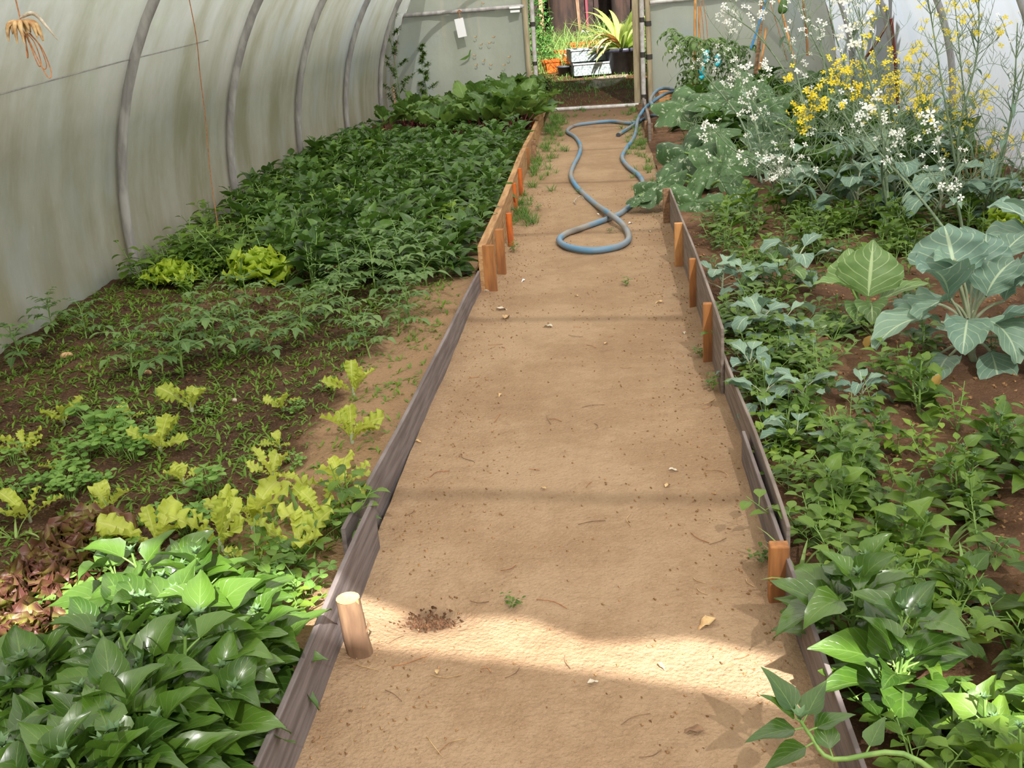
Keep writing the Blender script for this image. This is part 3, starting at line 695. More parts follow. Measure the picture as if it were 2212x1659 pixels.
def b_broc(rr, n=9, L=.14, H=.12, W=.085):
    lf, st = MB(), MB(); st.tube([(0, 0, 0), (0, 0, H*.6), (.005, 0, H)], [.006, .005, .004], 7, cap=False)
    for i in range(n):
        a = i*2.4+rr.random(); t = .3+.7*i/n; el = .35+.8*t+rr.uniform(-.2, .2)
        petioled(lf, st, (0, 0, H*t), a, el, L*.45, L*rr.uniform(.7, 1), W*rr.uniform(.8, 1), .0025, lel=el-.2, prof=BROC, bend=rr.uniform(.6, 2.1), cup=rr.uniform(-.1, .5), ruf=.14, rufn=3, seg=8, half=2, tint=rr.random(), teeth=.05, rr=rr, twist=rr.uniform(-.3, .3))
    return [('foliage', lf), ('stem', st)]
K['broc'] = kind('brassica', b_broc, 5, dict(foliage=M['broc'], stem=M['pstem']), 16)
K['brocg'] = kind('brassica_green', b_broc, 4, dict(foliage=M['broc_g'], stem=M['gstem']), 17)

ORD = 'first second third fourth fifth sixth seventh eighth ninth tenth eleventh twelfth thirteenth fourteenth fifteenth sixteenth seventeenth eighteenth nineteenth twentieth'.split()
def relabel(objs, per, base, near, rowword):       # own label for each plant: its row, and its place in the row counted from the board
    objs = sorted(objs, key=lambda o: o.location.y)
    for r in range(0, len(objs), per):
        row = sorted(objs[r:r+per], key=lambda o: abs(o.location.x)); rn = r//per
        for i, o in enumerate(row): o['label'] = '%s, %s from the %s in the %s %s' % (base, ORD[i], near, (ORD+['twenty-'+w for w in ORD[:9]])[rn], rowword)
# ------------------------------------------------------------------ LEFT BED
zl = lambda p: Vector((p[0], p[1], zbl(p[0], p[1])-.004))
zr = lambda p: Vector((p[0], p[1], zbr(p[0], p[1])-.004))
def L_(x, y, h=0):  g = G(x, y, LZ+h); return zl(g)
def R_(x, y, h=0):  g = G(x, y, RZ+h); return zr(g)
q = random.Random(21)
# dense dark block
y = 5.75
cnt = 0; blk = []
while y < 11.4:
    x = -.74
    while x > -2.62:
        jx, jy = x+q.uniform(-.07, .05), y+q.uniform(-.09, .09)
        lim = -1.95 if y < 6.6 else (-2.3 if y < 7.6 else -2.8)
        if jx > lim and not (jy < 6.05 and jx < -1.75):
            row = 'front edge' if jy < 6.5 else ('middle' if jy < 9 else 'far part')
            blk.append(place(K['mass'], 'leafy_green_plant', zl((jx, jy)), 'dark green pointed-leaf plant in the %s of the dense block on the left bed' % row, 'plant', 'dense leafy block, '+row, s=q.uniform(.85, 1.1)*(.9 if jx > -.8 else 1), rr=q, tilt=(q.uniform(-.15, .15), q.uniform(-.15, .15))))
            cnt += 1
        x -= .265
    y += .235
relabel(blk, 8, 'dark pointed-leaf plant of the dense block', 'timber', 'row')
for i in range(16):
    place(K['weed'], 'pale_weed', zl((q.uniform(-2.2, -.8), q.uniform(6.3, 11))), 'light green weed poking out of the dense dark block', 'weed', 'light weeds in the dense block', s=q.uniform(1.9, 2.4), rr=q)
# low weeds beside the wall
lww = []
for i in range(84):
    yy = 5.9+5*q.random()**1.4; xx = -2.64+q.random()**1.3*(.95 if yy < 8 else .35)
    lww.append(place(K['weedd'], 'low_weed', zl((xx, yy)), 'low round-leaved weed growing along the foot of the left film wall', 'weed', 'weeds along the left wall', s=q.uniform(1.0, 1.9), rr=q))
relabel(lww, 6, 'round-leaved weed under the left wall', 'path', 'row back')
for i in range(34):
    g = G(q.uniform(310, 560), q.uniform(560, 640), LZ)
    place(K['weed'], 'pale_weed', zl((g.x, g.y)), 'bright green small-leaved weed around the curly lettuces near the left wall', 'weed', 'bright weeds around the curly lettuces', s=q.uniform(.7, 1.3), rr=q)
for px, py in [(430, 600), (455, 622), (480, 600), (505, 590), (545, 560), (400, 628), (520, 625), (330, 612), (350, 580), (620, 610)]:
    place(K['wgrass'], 'grass_tuft', L_(px, py), 'arching pale grass tuft among the weeds by the curly lettuces', 'grass', 'grass tufts by the curly lettuces', s=q.uniform(.9, 1.4), rr=q)
place(K['curly'], 'curly_lettuce', L_(380, 620), 'yellow-green curly lettuce among weeds near the foot of the nearest hoop', 'lettuce', s=1.1, k=0)
place(K['curly'], 'curly_lettuce', L_(565, 612), 'yellow-green curly lettuce at the front left corner of the dense dark block', 'lettuce', s=1.4, k=1)
place(K['curly'], 'curly_lettuce', L_(806, 345), 'small bright curly lettuce between the dense block and the beet leaves', 'lettuce', s=1.3, k=0)
for i in range(16):
    place(K['weed'], 'pale_weed', L_(q.uniform(735, 870), q.uniform(322, 340)), 'bright green weed in front of the beet row', 'weed', 'bright weeds before the beets', s=q.uniform(1, 1.7), rr=q)
# beets
bts = []
for i in range(42):
    yy = q.uniform(11.9, 14.6); xx = q.uniform(-2.45, -.75)
    pos = 'taller plants beside the doorway end' if xx > -1.5 else 'row toward the far left corner'
    bts.append(place(K['beet'], 'beet_plant', zl((xx, yy)), 'beet plant with crinkled leaves and dark red stalks, ' + ('near the doorway end' if xx > -1.5 else 'toward the far left corner'), 'plant', 'beet plants, '+('doorway end' if xx > -1.5 else 'far left corner'), s=q.uniform(.8, 1.05)*(1.75 if xx > -1.5 else 1.25), rr=q))
relabel(bts, 7, 'crinkled beet plant with dark red stalks', 'timber', 'beet row')
# feathery tall plants
def b_feather(rr, H, n):
    lf, st = MB(), MB(); pts = [Vector((.03*sin(i*.8), 0, H*i/8)) for i in range(9)]; st.tube(pts, [.007-.005*i/8 for i in range(9)], 6, cap=False)
    for i in range(n):
        t = (i+.5)/n; a = i*2.4; p = pts[0].lerp(pts[-1], t); Lb = (.32*(1-t)+.06)*rr.uniform(.6, 1.1)*H/1.4; e = rr.uniform(.4, .9)
        tip = p+Vector((cos(a)*cos(e), sin(a)*cos(e), sin(e)))*Lb; st.tube([p, (p+tip)/2, tip], [.002, .0015, .001], 4, cap=False)
        for k in range(90):
            c = p.lerp(tip, .3+.7*rr.random()); b2 = rr.uniform(0, 6.28)
            leaf(lf, c, b2, rr.uniform(-.3, 1), rr.uniform(.04, .08), .017, LANCE, .4, .2, seg=2, half=1, tint=rr.random(), rr=rr)
    return [('foliage', lf), ('stem', st)]
fk = kind('feathery', lambda r: b_feather(r, 1.75, 22), 1, dict(foliage=M['weed2'], stem=M['gstem']), 31)
place(fk, 'feathery_plant', zl(PY(862, 240, 14.6)), 'very tall feathery-leaved plant in the far left corner reaching above the rail', 'plant', rz=0)
fk = kind('feathery2', lambda r: b_feather(r, .95, 16), 1, dict(foliage=M['weed2'], stem=M['gstem']), 32)
place(fk, 'feathery_plant', zl(PY(922, 225, 14.8)), 'shorter thin feathery plant standing right of the tall corner one', 'plant', rz=1)
# tomatoes
toms = [(395, 815, 1.15, 'tomato plant with a yellowing lower leaf just above the double-leaved lettuce'), (285, 820, .9, 'tomato seedling on bare stem left of centre, between the stone and the lettuces'),
        (470, 770, 1.1, 'tomato plant with one yellow leaf, middle of the seedling band'), (660, 740, 1.05, 'bushy tomato plant above the small forked lettuce'),
        (590, 780, .9, 'low spreading tomato plant left of the bushy one'), (770, 730, 1.0, 'tomato plant near the sandy strip, right end of the tomato band'),
        (860, 720, .8, 'small tomato plant on sand close to the timber edging'), (800, 770, .8, 'tomato sprout over the frilly lettuce beside the board'),
        (420, 720, .9, 'tomato seedling in front of the curly lettuce by the wall'), (540, 690, .95, 'tomato seedling in front of the second curly lettuce'),
        (700, 690, .9, 'tomato seedling just in front of the dense dark block'), (885, 690, .9, 'tomato seedling at the sandy corner under the dense block'),
        (120, 730, .8, 'tomato seedling tight against the foot of the left wall'), (60, 800, .9, 'dark tomato seedling by the wall at the shaded edge'), (190, 745, .7, 'tiny tomato seedling to the right of the tan stone'),
        (520, 760, .8, 'tomato seedling between the yellow-leaved and the bushy tomato')]
for i, (x, y, s, lab) in enumerate(toms): place(K['tom'], 'tomato_plant', L_(x, y), lab, 'tomato plant', 'tomato plants on the left bed', s=s*1.25, k=i, rz=i*1.3)
tf = []
for i, (x, y) in enumerate([(770, 600), (850, 590), (920, 600), (740, 640), (880, 640), (810, 625)]):
    tf.append(place(K['tom'], 'tomato_plant', zl(G(x, y, .12)), 'pale jagged-leaf tomato plant leaning out of the front of the dense dark block', 'tomato plant', 'tomato plants at the front of the dense block', s=1.5, k=i, rz=i))
relabel(tf, 3, 'pale jagged-leaf tomato before the dense block', 'timber', 'row')
# lettuces
lets = [(55, 975, .85, 1, 'l', 'yellow-green lettuce nearest the frame edge, above the small clump by the red lettuce'), (140, 915, 1.0, 0, 's', 'upright narrow lettuce, rearmost on the left side'),
        (125, 1010, .65, 2, 's', 'small lettuce pressed against the left of the large clover patch'), (65, 1115, .9, 3, 'l', 'pale lettuce at the frame edge just above the red lettuce'),
        (285, 908, .7, 4, 's', 'small crinkled lettuce standing behind the clover patch'), (225, 955, .7, 5, 's', 'rounded lettuce leaf rising out of the clover patch'),
        (350, 980, 1.05, 4, 'l', 'broad lettuce at the right edge of the large clover patch'), (415, 880, 1.2, 0, 's', 'lettuce with two large opposite leaves like wings'),
        (612, 882, .9, 1, 's', 'small forked lettuce in the middle of the bed'), (765, 850, 1.1, 5, 'l', 'large frilly lettuce nearest the tomato band beside the sandy strip'),
        (762, 955, 1.15, 6, 'l', 'frilly lettuce below the largest, close to the board'), (400, 1050, .8, 2, 's', 'thin lettuce with stacked narrow leaves, centre of the bed'),
        (590, 1030, 1.0, 7, 'l', 'lettuce with a long side leaf pointing left, centre right'), (740, 1050, 1.0, 1, 'l', 'frilly lettuce second from the board in the third row'),
        (700, 1120, 1.1, 2, 'l', 'lettuce beside the dark rosette weed at the board'), (240, 1120, .95, 3, 's', 'pale tall-leaved lettuce right of the red lettuce'),
        (545, 1130, 1.2, 3, 'l', 'big frilly lettuce behind the largest one in the front row'), (480, 1185, 1.3, 5, 'l', 'largest yellow-green lettuce of the front row'),
        (345, 1195, 1.2, 6, 'l', 'lettuce with three long lobed leaves, left of the front row'), (640, 1195, 1.15, 0, 'l', 'frilly lettuce at the right end of the front row by the grass tuft'),
        (605, 960, .6, 4, 's', 'tiny lettuce beside a long drooping leaf'), (550, 1215, .8, 4, 's', 'small curled lettuce in front of the largest one')]
for x, y, s, k, tt, lab in lets:
    place(K['lett' if tt == 'l' else 'lett_s'], 'loose_leaf_lettuce', L_(x, y+8), lab, 'lettuce', 'yellow-green lettuces on the left bed', s=s*1.06, k=k, rz=k*1.7+x)
for x, y, s, k, lab in [(190, 1205, .92, 0, 'large red-brown frilly lettuce behind the glossy spinach'), (120, 1290, .9, 1, 'red and green lettuce in the strip of sun at the left'), (25, 1350, .85, 2, 'red lettuce cut by the frame edge, partly sunlit'), (60, 1430, .8, 0, 'dim red lettuce in shade behind the spinach at the frame edge')]:
    place(K['red'], 'red_lettuce', L_(x, y), lab, 'lettuce', 'red lettuces', s=s, k=k, rz=k)
clv = [(215, 955, 1.3), (260, 985, 1.2), (190, 1000, 1.0), (290, 1000, 1.0), (120, 1050, 1.1), (160, 1070, .9), (70, 1075, .8), (30, 1010, .8), (455, 1065, 1.1), (400, 1150, 1.0), (410, 1165, .8), (720, 1160, 1.0), (150, 1080, .9), (220, 1060, .8), (450, 890, .5), (640, 1000, .5), (240, 1240, .9), (120, 1230, .7), (590, 1330, 1), (660, 1290, 1), (700, 850, .4), (640, 890, .5), (170, 1320, 1.1), (600, 1240, .9), (420, 1245, .8), (300, 970, 1.0), (250, 940, 1.0)]
cls_ = []
for i, (x, y, s) in enumerate(clv):
    lab = ('clover clump in the large patch between the lettuces' if i in (0, 1, 2, 3, 25, 26) else 'small clover clump scattered on dark soil among the lettuces')
    cls_.append(place(K['clover'], 'clover', L_(x, y), lab, 'clover', 'clover in the large patch' if i in (0, 1, 2, 3, 25, 26) else 'scattered clover clumps', s=s, k=i, rz=i))
relabel(cls_, 5, 'clover clump among the lettuces', 'board', 'row back')
# weeds round the lettuces
wd = [(760, 1120, 1.2, 'weedd', 'dark rosette weed leaning against the lapped boards'), (740, 1155, 1.0, 'weedd', 'dark weed just below the rosette by the board'), (615, 1240, 1.1, 'weedd', 'dark leafy weed behind the sunlit spinach'), (550, 1255, 1.0, 'weedd', 'dark weed between the spinach and the front lettuces'), (600, 1360, 1.0, 'weed', 'small sunlit weed beside the spinach near the board'), (640, 1330, .9, 'weed', 'sunlit weed on the sand at the edge of the sun strip')]
for i, (x, y, s, kk, lab) in enumerate(wd): place(K[kk], 'leafy_weed', L_(x, y), lab, 'weed', s=s, k=i)
for i, (x, y) in enumerate([(665, 1180), (675, 1215), (245, 1130), (35, 1150), (650, 1110), (590, 1110)]):
    place(K['wgrass'], 'grass_tuft', L_(x, y+10), 'broad-bladed grass tuft beside a lettuce on the left bed', 'grass', 'grass tufts among the lettuces', s=.75, k=i)
# seedlings: the nearest ones each on their own, the rest as one mass
n = 0
pts = []
while n < 7000:
    xx, yy = q.uniform(-2.8, -.66), 1.7+4.4*q.random()**.9
    d = .5+.5*hsh(xx*1.3+2, yy*1.3)
    if q.random() < (.35 if xx > -1.0 else 1)*(.35+d): pts.append((yy+abs(xx)*.3, xx, yy)); n += 1
pts.sort()
for i, (_, xx, yy) in enumerate(pts[:300]):
    place(K['seedl'], 'seedling', zl((xx, yy)), 'tiny narrow-leaved seedling sprouting on the dark soil among the lettuces', 'seedling', 'seedlings on the left bed', s=q.uniform(1.0, 1.6), rr=q)
mb = MB()
for _, xx, yy in pts[300:]:
    b = zl((xx, yy))
    for i in range(q.choice((2, 3, 4))): leaf(mb, b, q.uniform(0, 6.28), q.uniform(.4, 1.3), q.uniform(.025, .055), q.uniform(.007, .014), LANCE, q.uniform(.3, 1.2), .3, seg=2, half=1, tint=q.random(), rr=q)
tag(mb.build('seedling_carpet', M['weed']), 'carpet of tiny green seedlings over the dark soil of the left bed', 'seedlings', None, 'stuff')
# glossy spinach in the near corner
nsp = []
sp = [(430, 1290, 1.0), (350, 1330, 1.05), (520, 1340, 1.0), (590, 1400, .9), (250, 1400, 1.1), (330, 1420, 1.1), (420, 1410, 1.1), (500, 1450, 1.1), (590, 1480, 1.0), (170, 1470, 1.1), (240, 1510, 1.15), (330, 1530, 1.15), (420, 1530, 1.15), (510, 1560, 1.1), (590, 1570, 1.0), (80, 1550, 1.15), (150, 1610, 1.2), (240, 1630, 1.2), (340, 1650, 1.2), (440, 1660, 1.2), (530, 1670, 1.1), (20, 1640, 1.2), (60, 1720, 1.2), (200, 1740, 1.2), (330, 1760, 1.2), (460, 1770, 1.2), (560, 1760, 1.1), (130, 1800, 1.2)]
splab = {0: 'glossy spinach plant with the tallest sunlit shoot, behind the rest of the near clump', 1: 'glossy spinach plant with sunlit upper leaves at the back of the near clump', 2: 'glossy spinach plant, sunlit, nearest the weeds by the board', 3: 'spinach plant at the board side of the near clump, just out of the sun'}
for i, (x, y, s) in enumerate(sp):
    g = zl(G(x, y+(88 if i < 4 else 112), LZ))
    if x < 300 and i > 3: g = zl(G(x, y+150, LZ))
    if g.x > (-.68 if i < 4 else -.77): g.x = (-.68 if i < 4 else -.77)
    nsp.append(place(K['spin'], 'spinach_plant', g, splab.get(i, 'dark glossy spinach plant in the shaded body of the near left clump'), 'spinach', 'glossy spinach in the near left corner' if i < 4 else 'shaded glossy spinach plants', s=s*1.12, k=i, rz=i*1.9, tilt=(q.uniform(-.25, .25), q.uniform(-.25, .25))))
relabel(nsp[4:], 6, 'glossy spinach plant, near left corner', 'board', 'row back')

# ------------------------------------------------------------------ RIGHT BED
# upright spinach and mixed low plants
def rlim(yy): return min(3.3, .64 + (yy-1.2)*.62)
rsp = []; rwd = []
for i in range(100):
    yy = 1.55+2.75*q.random(); xx = .76+(rlim(yy)+.25-.76)*q.random()
    if 2.35 < yy < 2.75 and xx > .98 and q.random() < .85: continue
    if yy > 3.3 and xx > 1.35 and q.random() < .9: continue
    if yy > 3.55 and q.random() < .6: continue
    z = 'near the front of the right bed' if yy < 2.4 else 'in the band before the grey-leaved brassicas'
    rsp.append(place(K['spinr'], 'spinach_plant', zr((xx, yy)), 'upright spinach plant with pointed leaves '+z, 'spinach', 'right bed spinach '+z, s=q.uniform(.7, 1.15), rr=q, tilt=(q.uniform(-.2, .2), q.uniform(-.2, .2))))
relabel(rsp, 6, 'upright pointed-leaf spinach plant, right bed', 'board', 'row back')
for i in range(260):
    yy = 1.5+5.6*q.random(); xx = .68+(rlim(yy)+.3-.68)*q.random()**1.35
    if i > 190: xx = q.uniform(.67, .95); yy = q.uniform(2.2, 5)
    elif 2.3 < yy < 2.75 and xx > .98 and q.random() < .6: continue
    if 3.2 < yy < 5.6 and xx > 1.2 and q.random() < .55: continue
    big = q.random() < .5
    rwd.append(place(K['weed' if (yy < 3.6 and q.random() < .75) else 'weedd'], 'leafy_weed', zr((xx, yy)), 'small '+('light green' if yy < 3.6 else 'green')+' round-leaved weed filling the right bed '+('behind the near board' if yy < 3.6 else 'beyond the tall grey panel'), 'weed', 'weeds of the right bed, '+('near' if yy < 3.6 else 'far'), s=q.uniform(.7, 1.25), rr=q))
relabel(rwd, 13, 'small round-leaved weed, right bed', 'board', 'row back')
# named near plants
for i, (x, y, s, rz, til, lab) in enumerate([(1800, 1370, 1.1, .3, (0, -.25), 'spinach plant drooping one long leaf over the near right board'), (1930, 1500, 1.1, 1.9, (0, -.1), 'sunlit blue-green spinach plant by the near right board'),
                                ]):
    g = R_(x, y+30); g.x = max(g.x, .68)
    place(K['spin'], 'spinach_plant', g, lab, 'spinach', s=s, k=i+2, rz=rz, tilt=til)
# trailing shoot over the near board at the bottom of the frame
t = thing('trailing_spinach', Vector((.75, 1.62, .06)), 'spinach shoot trailing over the near right board onto the path', 'spinach')
st, lf, tp = MB(), MB(), MB(); o0 = Vector((.75, 1.62, .06))
tr = spline([p-o0 for p in (Vector((.78, 1.6, .10)), Vector((.66, 1.62, .19)), G(1800, 1640, .17), G(1752, 1590, .20), G(1728, 1555, .23))], 4)
st.tube(tr, [.006-.003*i/len(tr) for i in range(len(tr))], 8, cap=False)
for i, (k, a, e, Ls) in enumerate([(-1, 2.3, .9, .10), (-2, .9, .7, .085), (-3, 3.3, .1, .10), (-4, .2, .5, .08), (-6, 3.4, -.2, .10), (-9, 1.8, .8, .085), (-11, .9, .7, .07), (-2, 3.0, .9, .08)]):
    petioled(lf, st, tr[k], a, e, .02, Ls, Ls*.62, .002, lel=e, prof=TRIANG, bend=.5, cup=.25, ruf=.04, rufn=2, seg=8, half=2, tint=.3+.07*i)
for i in range(7): leaf(tp, tr[-1], i*.95, 1.1, .03, .014, LANCE, .3, .4, seg=3)
lf.build('foliage', M['spin'], t); st.build('stem', M['gstem'], t); tp.build('shoot_tips', M['spin_tip'], t)
for i, (x, y) in enumerate([(1750, 1290), (2080, 1290), (1700, 970), (1730, 1240), (1820, 1250), (2040, 1180)]):
    place(K['wgrass'], 'grass_tuft', R_(x, y), 'broad grass tuft rising among the plants of the right bed', 'grass', 'grass tufts of the right bed', s=.9, k=i)
# young brassicas by the grey panel
yb = [(1560, 640, 1.1, 'b', 'young grey-leaved brassica whose leaf hangs over the grey panel'), (1610, 640, 1.1, 'b', 'young brassica second from the grey panel, upper row'), (1720, 620, 1.45, 'b', 'pale blue-grey brassica with a white-edged leaf, behind the cupped cabbage'),
      (1680, 640, 1.2, 'g', 'green brassica with a folded leaf left of the pale blue one'), (1640, 740, 1.1, 'b', 'young brassica with drooping leaves beside the grey panel end'), (1690, 740, 1.0, 'b', 'young brassica between the panel and the cupped cabbage'),
      (1620, 830, .9, 'b', 'small brassica at the corner where the tall panel ends'), (1730, 890, .9, 'b', 'small brassica in front of the cupped cabbage'), (1720, 970, .8, 'b', 'small brassica among the upright spinach'), (1850, 1040, .6, 'g', 'very small brassica with a pale veined leaf among weeds'), (1650, 900, .9, 'b', 'young brassica with a nodding leaf near the board joint'), (1860, 870, .7, 'b', 'tiny brassica on bare soil below the cupped cabbage')]
for i, (x, y, s, kk, lab) in enumerate(yb):
    place(K['broc' if kk == 'b' else 'brocg'], 'young_brassica', R_(x, y+5), lab, 'brassica', 'young brassicas on the right bed', s=s, k=i, rz=i*1.1)

POINTED = [(0, .1), (.08, .45), (.22, .85), (.4, 1), (.58, .92), (.74, .62), (.87, .3), (1, .02)]
def cust(name, loc, label, cat, leaves, stems, mleaf, mstem, group=None):
    """leaves: (base, tip, width, profile, facing up vector hint, ruf, cup, tint)"""
    t = thing(name, loc, label, cat, group); st = MB()
    for base, att, tip, wd_, ruf, cup, bend in leaves:
        # stalk from base to att, blade from att toward tip
        base, att, tip = Vector(base)-loc, Vector(att)-loc, Vector(tip)-loc
        mid = (base+att)/2+Vector((0, 0, .02)); st.tube(spline([base, mid, att], 4), [.007]*3+[.006]*3+[.0055]*3, 7, cap=False)
        d = tip-att; Lh = math.hypot(d.x, d.y); az = math.atan2(d.y, d.x); el = math.atan2(d.z, Lh)
        lf = MB(); leaf(lf, att, az, el+bend/2, d.length*(1+bend*bend/20), wd_, POINTED if name == 'cabbage_plant' else BROC, bend, cup, ruf=ruf, rufn=3.2, seg=14, half=4, tint=R0.random(), teeth=.05, twist=R0.uniform(-.35, .35)); lf.build('leaf', mleaf, t)
    for pts, r0, r1 in stems:
        P = spline([Vector(p)-loc for p in pts], 5); st.tube(P, [r0+(r1-r0)*i/(len(P)-1) for i in range(len(P))], 8)
    st.build('stem', mstem, t); return t
# cupped cabbage-like brassica
Yk = 4.75
b0 = zr(PY(1868, 745, Yk)); P_ = lambda x, y, dy=0: PY(x, y, b0.y+dy)
b0.z = RZ
top = P_(1866, 700)
cust('cabbage_plant', b0, 'cupped green brassica with one large upright white-veined leaf', 'brassica',
     [(top, P_(1876, 640, -.03), P_(1886, 518, .06), .33, .05, -.35, .25), (top, P_(1846, 620, .05), P_(1832, 535, .16), .24, .06, -.3, .3),
      (top, P_(1840, 690, -.08), P_(1722, 745, -.10), .22, .07, .15, .9), (top, P_(1865, 705, -.10), P_(1800, 740, -.22), .14, .06, .3, .9),
      (top, P_(1840, 625, .0), P_(1757, 612, -.05), .12, .08, .3, .7), (top, P_(1900, 650, .0), P_(2010, 610, .1), .12, .05, .3, .5),
      (top, P_(1880, 655, -.05), P_(1885, 700, -.28), .16, .06, .4, 1.0), (top, P_(1855, 655, -.04), P_(1850, 700, -.22), .13, .06, .4, 1.0),
      (top, P_(1905, 690, -.05), P_(1925, 745, -.20), .10, .08, .4, .9)],
     [([b0, b0.lerp(top, .5)+Vector((.01, 0, 0)), top, P_(1874, 660, .02)], .012, .008)], M['broc_g'], M['gstem'])
# large blue-grey broccoli plant
Yk = 4.15
b1 = zr(PY(2098, 850, Yk)); b1.z = RZ; P_ = lambda x, y, dy=0: PY(x, y, b1.y+dy)
c1 = P_(2100, 745); c2 = P_(2095, 700)
cust('broccoli_plant', b1, 'large blue-grey broccoli plant on a thick pale stalk at the right', 'brassica',
     [(c1, P_(2030, 695, -.05), P_(1890, 745, -.14), .18, .10, .45, 1.5), (c1, P_(2050, 640, -.1), P_(1995, 585, -.28), .22, .12, .5, 1.2),
      (c2, P_(2065, 600, -.05), P_(2040, 488, .08), .32, .08, -.2, .4), (c2, P_(2125, 590, .1), P_(2130, 505, .16), .20, .08, -.2, .4),
      (c1, P_(2130, 690, -.08), P_(2200, 780, -.22), .18, .10, .4, 1.4), (c1, P_(2140, 760, -.08), P_(2160, 850, -.22), .16, .06, .3, .8),
      (c2, P_(2170, 650, -.05), P_(2230, 560, -.05), .24, .10, .2, .8), (c1, P_(2020, 770, .02), P_(1955, 840, -.12), .12, .10, .4, .9),
      (c1, P_(2050, 770, -.05), P_(2020, 825, -.22), .15, .10, .4, .9), (c2, P_(2150, 700, -.1), P_(2290, 690, -.2), .24, .08, .3, 1.0),
      (c2, P_(2080, 600, -.02), P_(2020, 560, -.1), .16, .12, .5, 1.0), (c2, P_(2160, 560, .2), P_(2220, 500, .25), .22, .08, .1, .6), (c2, P_(2000, 650, .1), P_(1940, 700, .1), .18, .10, .3, .9), (c2, P_(2130, 640, -.06), P_(2190, 560, .0), .26, .13, .2, .9), (c2, P_(2050, 650, -.04), P_(1985, 690, -.12), .2, .14, .5, 1.3), (c1, P_(2170, 730, -.1), P_(2240, 830, -.15), .24, .12, .3, 1.2), (c2, P_(2100, 610, .12), P_(2075, 490, .3), .26, .1, -.1, .5), (c2, P_(2110, 650, .1), P_(2180, 610, .3), .22, .12, .2, .9), (c1, P_(2060, 720, .1), P_(1990, 740, .3), .2, .12, .4, 1.1), (c1, P_(2090, 690, -.1), P_(2080, 760, -.28), .18, .12, .4, 1.2)],
     [([b1, b1.lerp(c1, .5)+Vector((-.005, 0, 0)), c1, c2], .016, .013), ([c2, P_(2070, 600, -.02), P_(2062, 560, -.04)], .010, .006)], M['broc'], M['pstem'])
b2 = zr(PY(2300, 700, 4.6)); b2.z = RZ; c = b2+Vector((0, 0, .3))
cust('broccoli_plant', b2, 'blue-grey broccoli plant mostly outside the frame at the right edge', 'brassica',
     [(c, c+Vector((cos(a)*.12, sin(a)*.12, .08)), c+Vector((cos(a)*.38, sin(a)*.38, z)), .22, .1, .3, 1.0) for a, z in ((3.2, .1), (2.4, .2), (1.5, .25), (4.0, -.05), (5.0, 0), (.2, .1), (3.5, .3))],
     [([b2, b2.lerp(c, .5), c], .016, .013)], M['broc'], M['pstem'])
for x, y, Yk, lab in [(1878, 790, 4.4, 'fallen orange-yellow leaf under the cupped brassica'), (2030, 838, 3.9, 'yellow-tan dying leaf hanging low on the broccoli plant')]:
    mb = MB(); g = PY(x, y, Yk); leaf(mb, (0, 0, 0), 3.6, -.9, .06, .05, BROC, .5, .3, ruf=.1, seg=8, half=3); o = mb.build('yellow_leaf', M['oldleaf']); o.location = (g.x, g.y, max(g.z, RZ+.05)); tag(o, lab, 'leaf')
# bigger dark brassicas in the back row
for i, (x, y, Yk, s, lab) in enumerate([(1850, 450, 6.9, 2.0, 'grey-green brassica under the flowering stems, centre of the back row'), (1780, 440, 7.1, 1.9, 'grey-green brassica left of centre under the flower stems'), (1930, 450, 7.0, 2.1, 'brassica with a pinkish leaf rib beneath the yellow flowers'), (2030, 460, 6.6, 2.0, 'spreading brassica behind the blue-grey broccoli'), (2130, 450, 6.6, 1.8, 'grey brassica near the right wall'), (1960, 400, 7.8, 2.2, 'tall leafy brassica deep in the flowering thicket'), (1840, 380, 8.2, 2.2, 'brassica shaded by the flowering thicket'), (1700, 390, 8.0, 1.8, 'brassica between the squash and the flowering thicket'), (2080, 380, 8.0, 2.1, 'brassica at the foot of the tall yellow-flowered stems'), (1900, 330, 9.5, 2.3, 'brassica far back in the thicket'), (2000, 330, 9.4, 2.2, 'far brassica near the right wall film')]):
    g = PY(x, y, Yk); place(K['broc'], 'grey_brassica', zr((g.x, g.y)), lab, 'brassica', 'grey brassicas of the back row', s=s, k=i, rz=i*1.7)
lob = []; ugr = []
for i in range(85):
    yy = q.uniform(5.9, 7.5); xx = q.uniform(.75, 3.0)
    if xx > rlim(yy)+.2: continue
    lob.append(place(K['spinr' if i % 2 else 'weedd'], 'leafy_plant', zr((xx, yy)), 'mid green leafy plant in the low band before the squash and brassica thicket', 'plant', 'low leafy band of the right bed', s=q.uniform(.8, 1.25), rr=q))
relabel(lob, 9, 'mid green plant, low leafy band', 'board', 'row back')
for i in range(130):
    yy = 7.4+7*q.random()**1.5; xx = q.uniform(.9, 2.95)
    if yy < 9.6 and xx < 1.75: continue
    ugr.append(place(K['mass' if i % 3 else 'weedd'], 'undergrowth_plant', zr((xx, yy)), 'dark leafy plant in the undergrowth of the far right bed', 'plant', 'undergrowth of the far right bed', s=q.uniform(1.0, 1.7), rr=q))
relabel(ugr, 10, 'dark undergrowth plant, far right bed', 'path', 'row back')
place(K['curly'], 'curly_lettuce', zr(PY(2185, 515, 6.2)), 'bright yellow-green curly lettuce at the right frame edge', 'lettuce', s=1.2, k=1)
place(K['weedd'], 'leafy_weed', zr(PY(2140, 440, 6.9)), 'dull brownish weed above the bright curly lettuce at the right edge', 'weed', s=1.5, k=1)
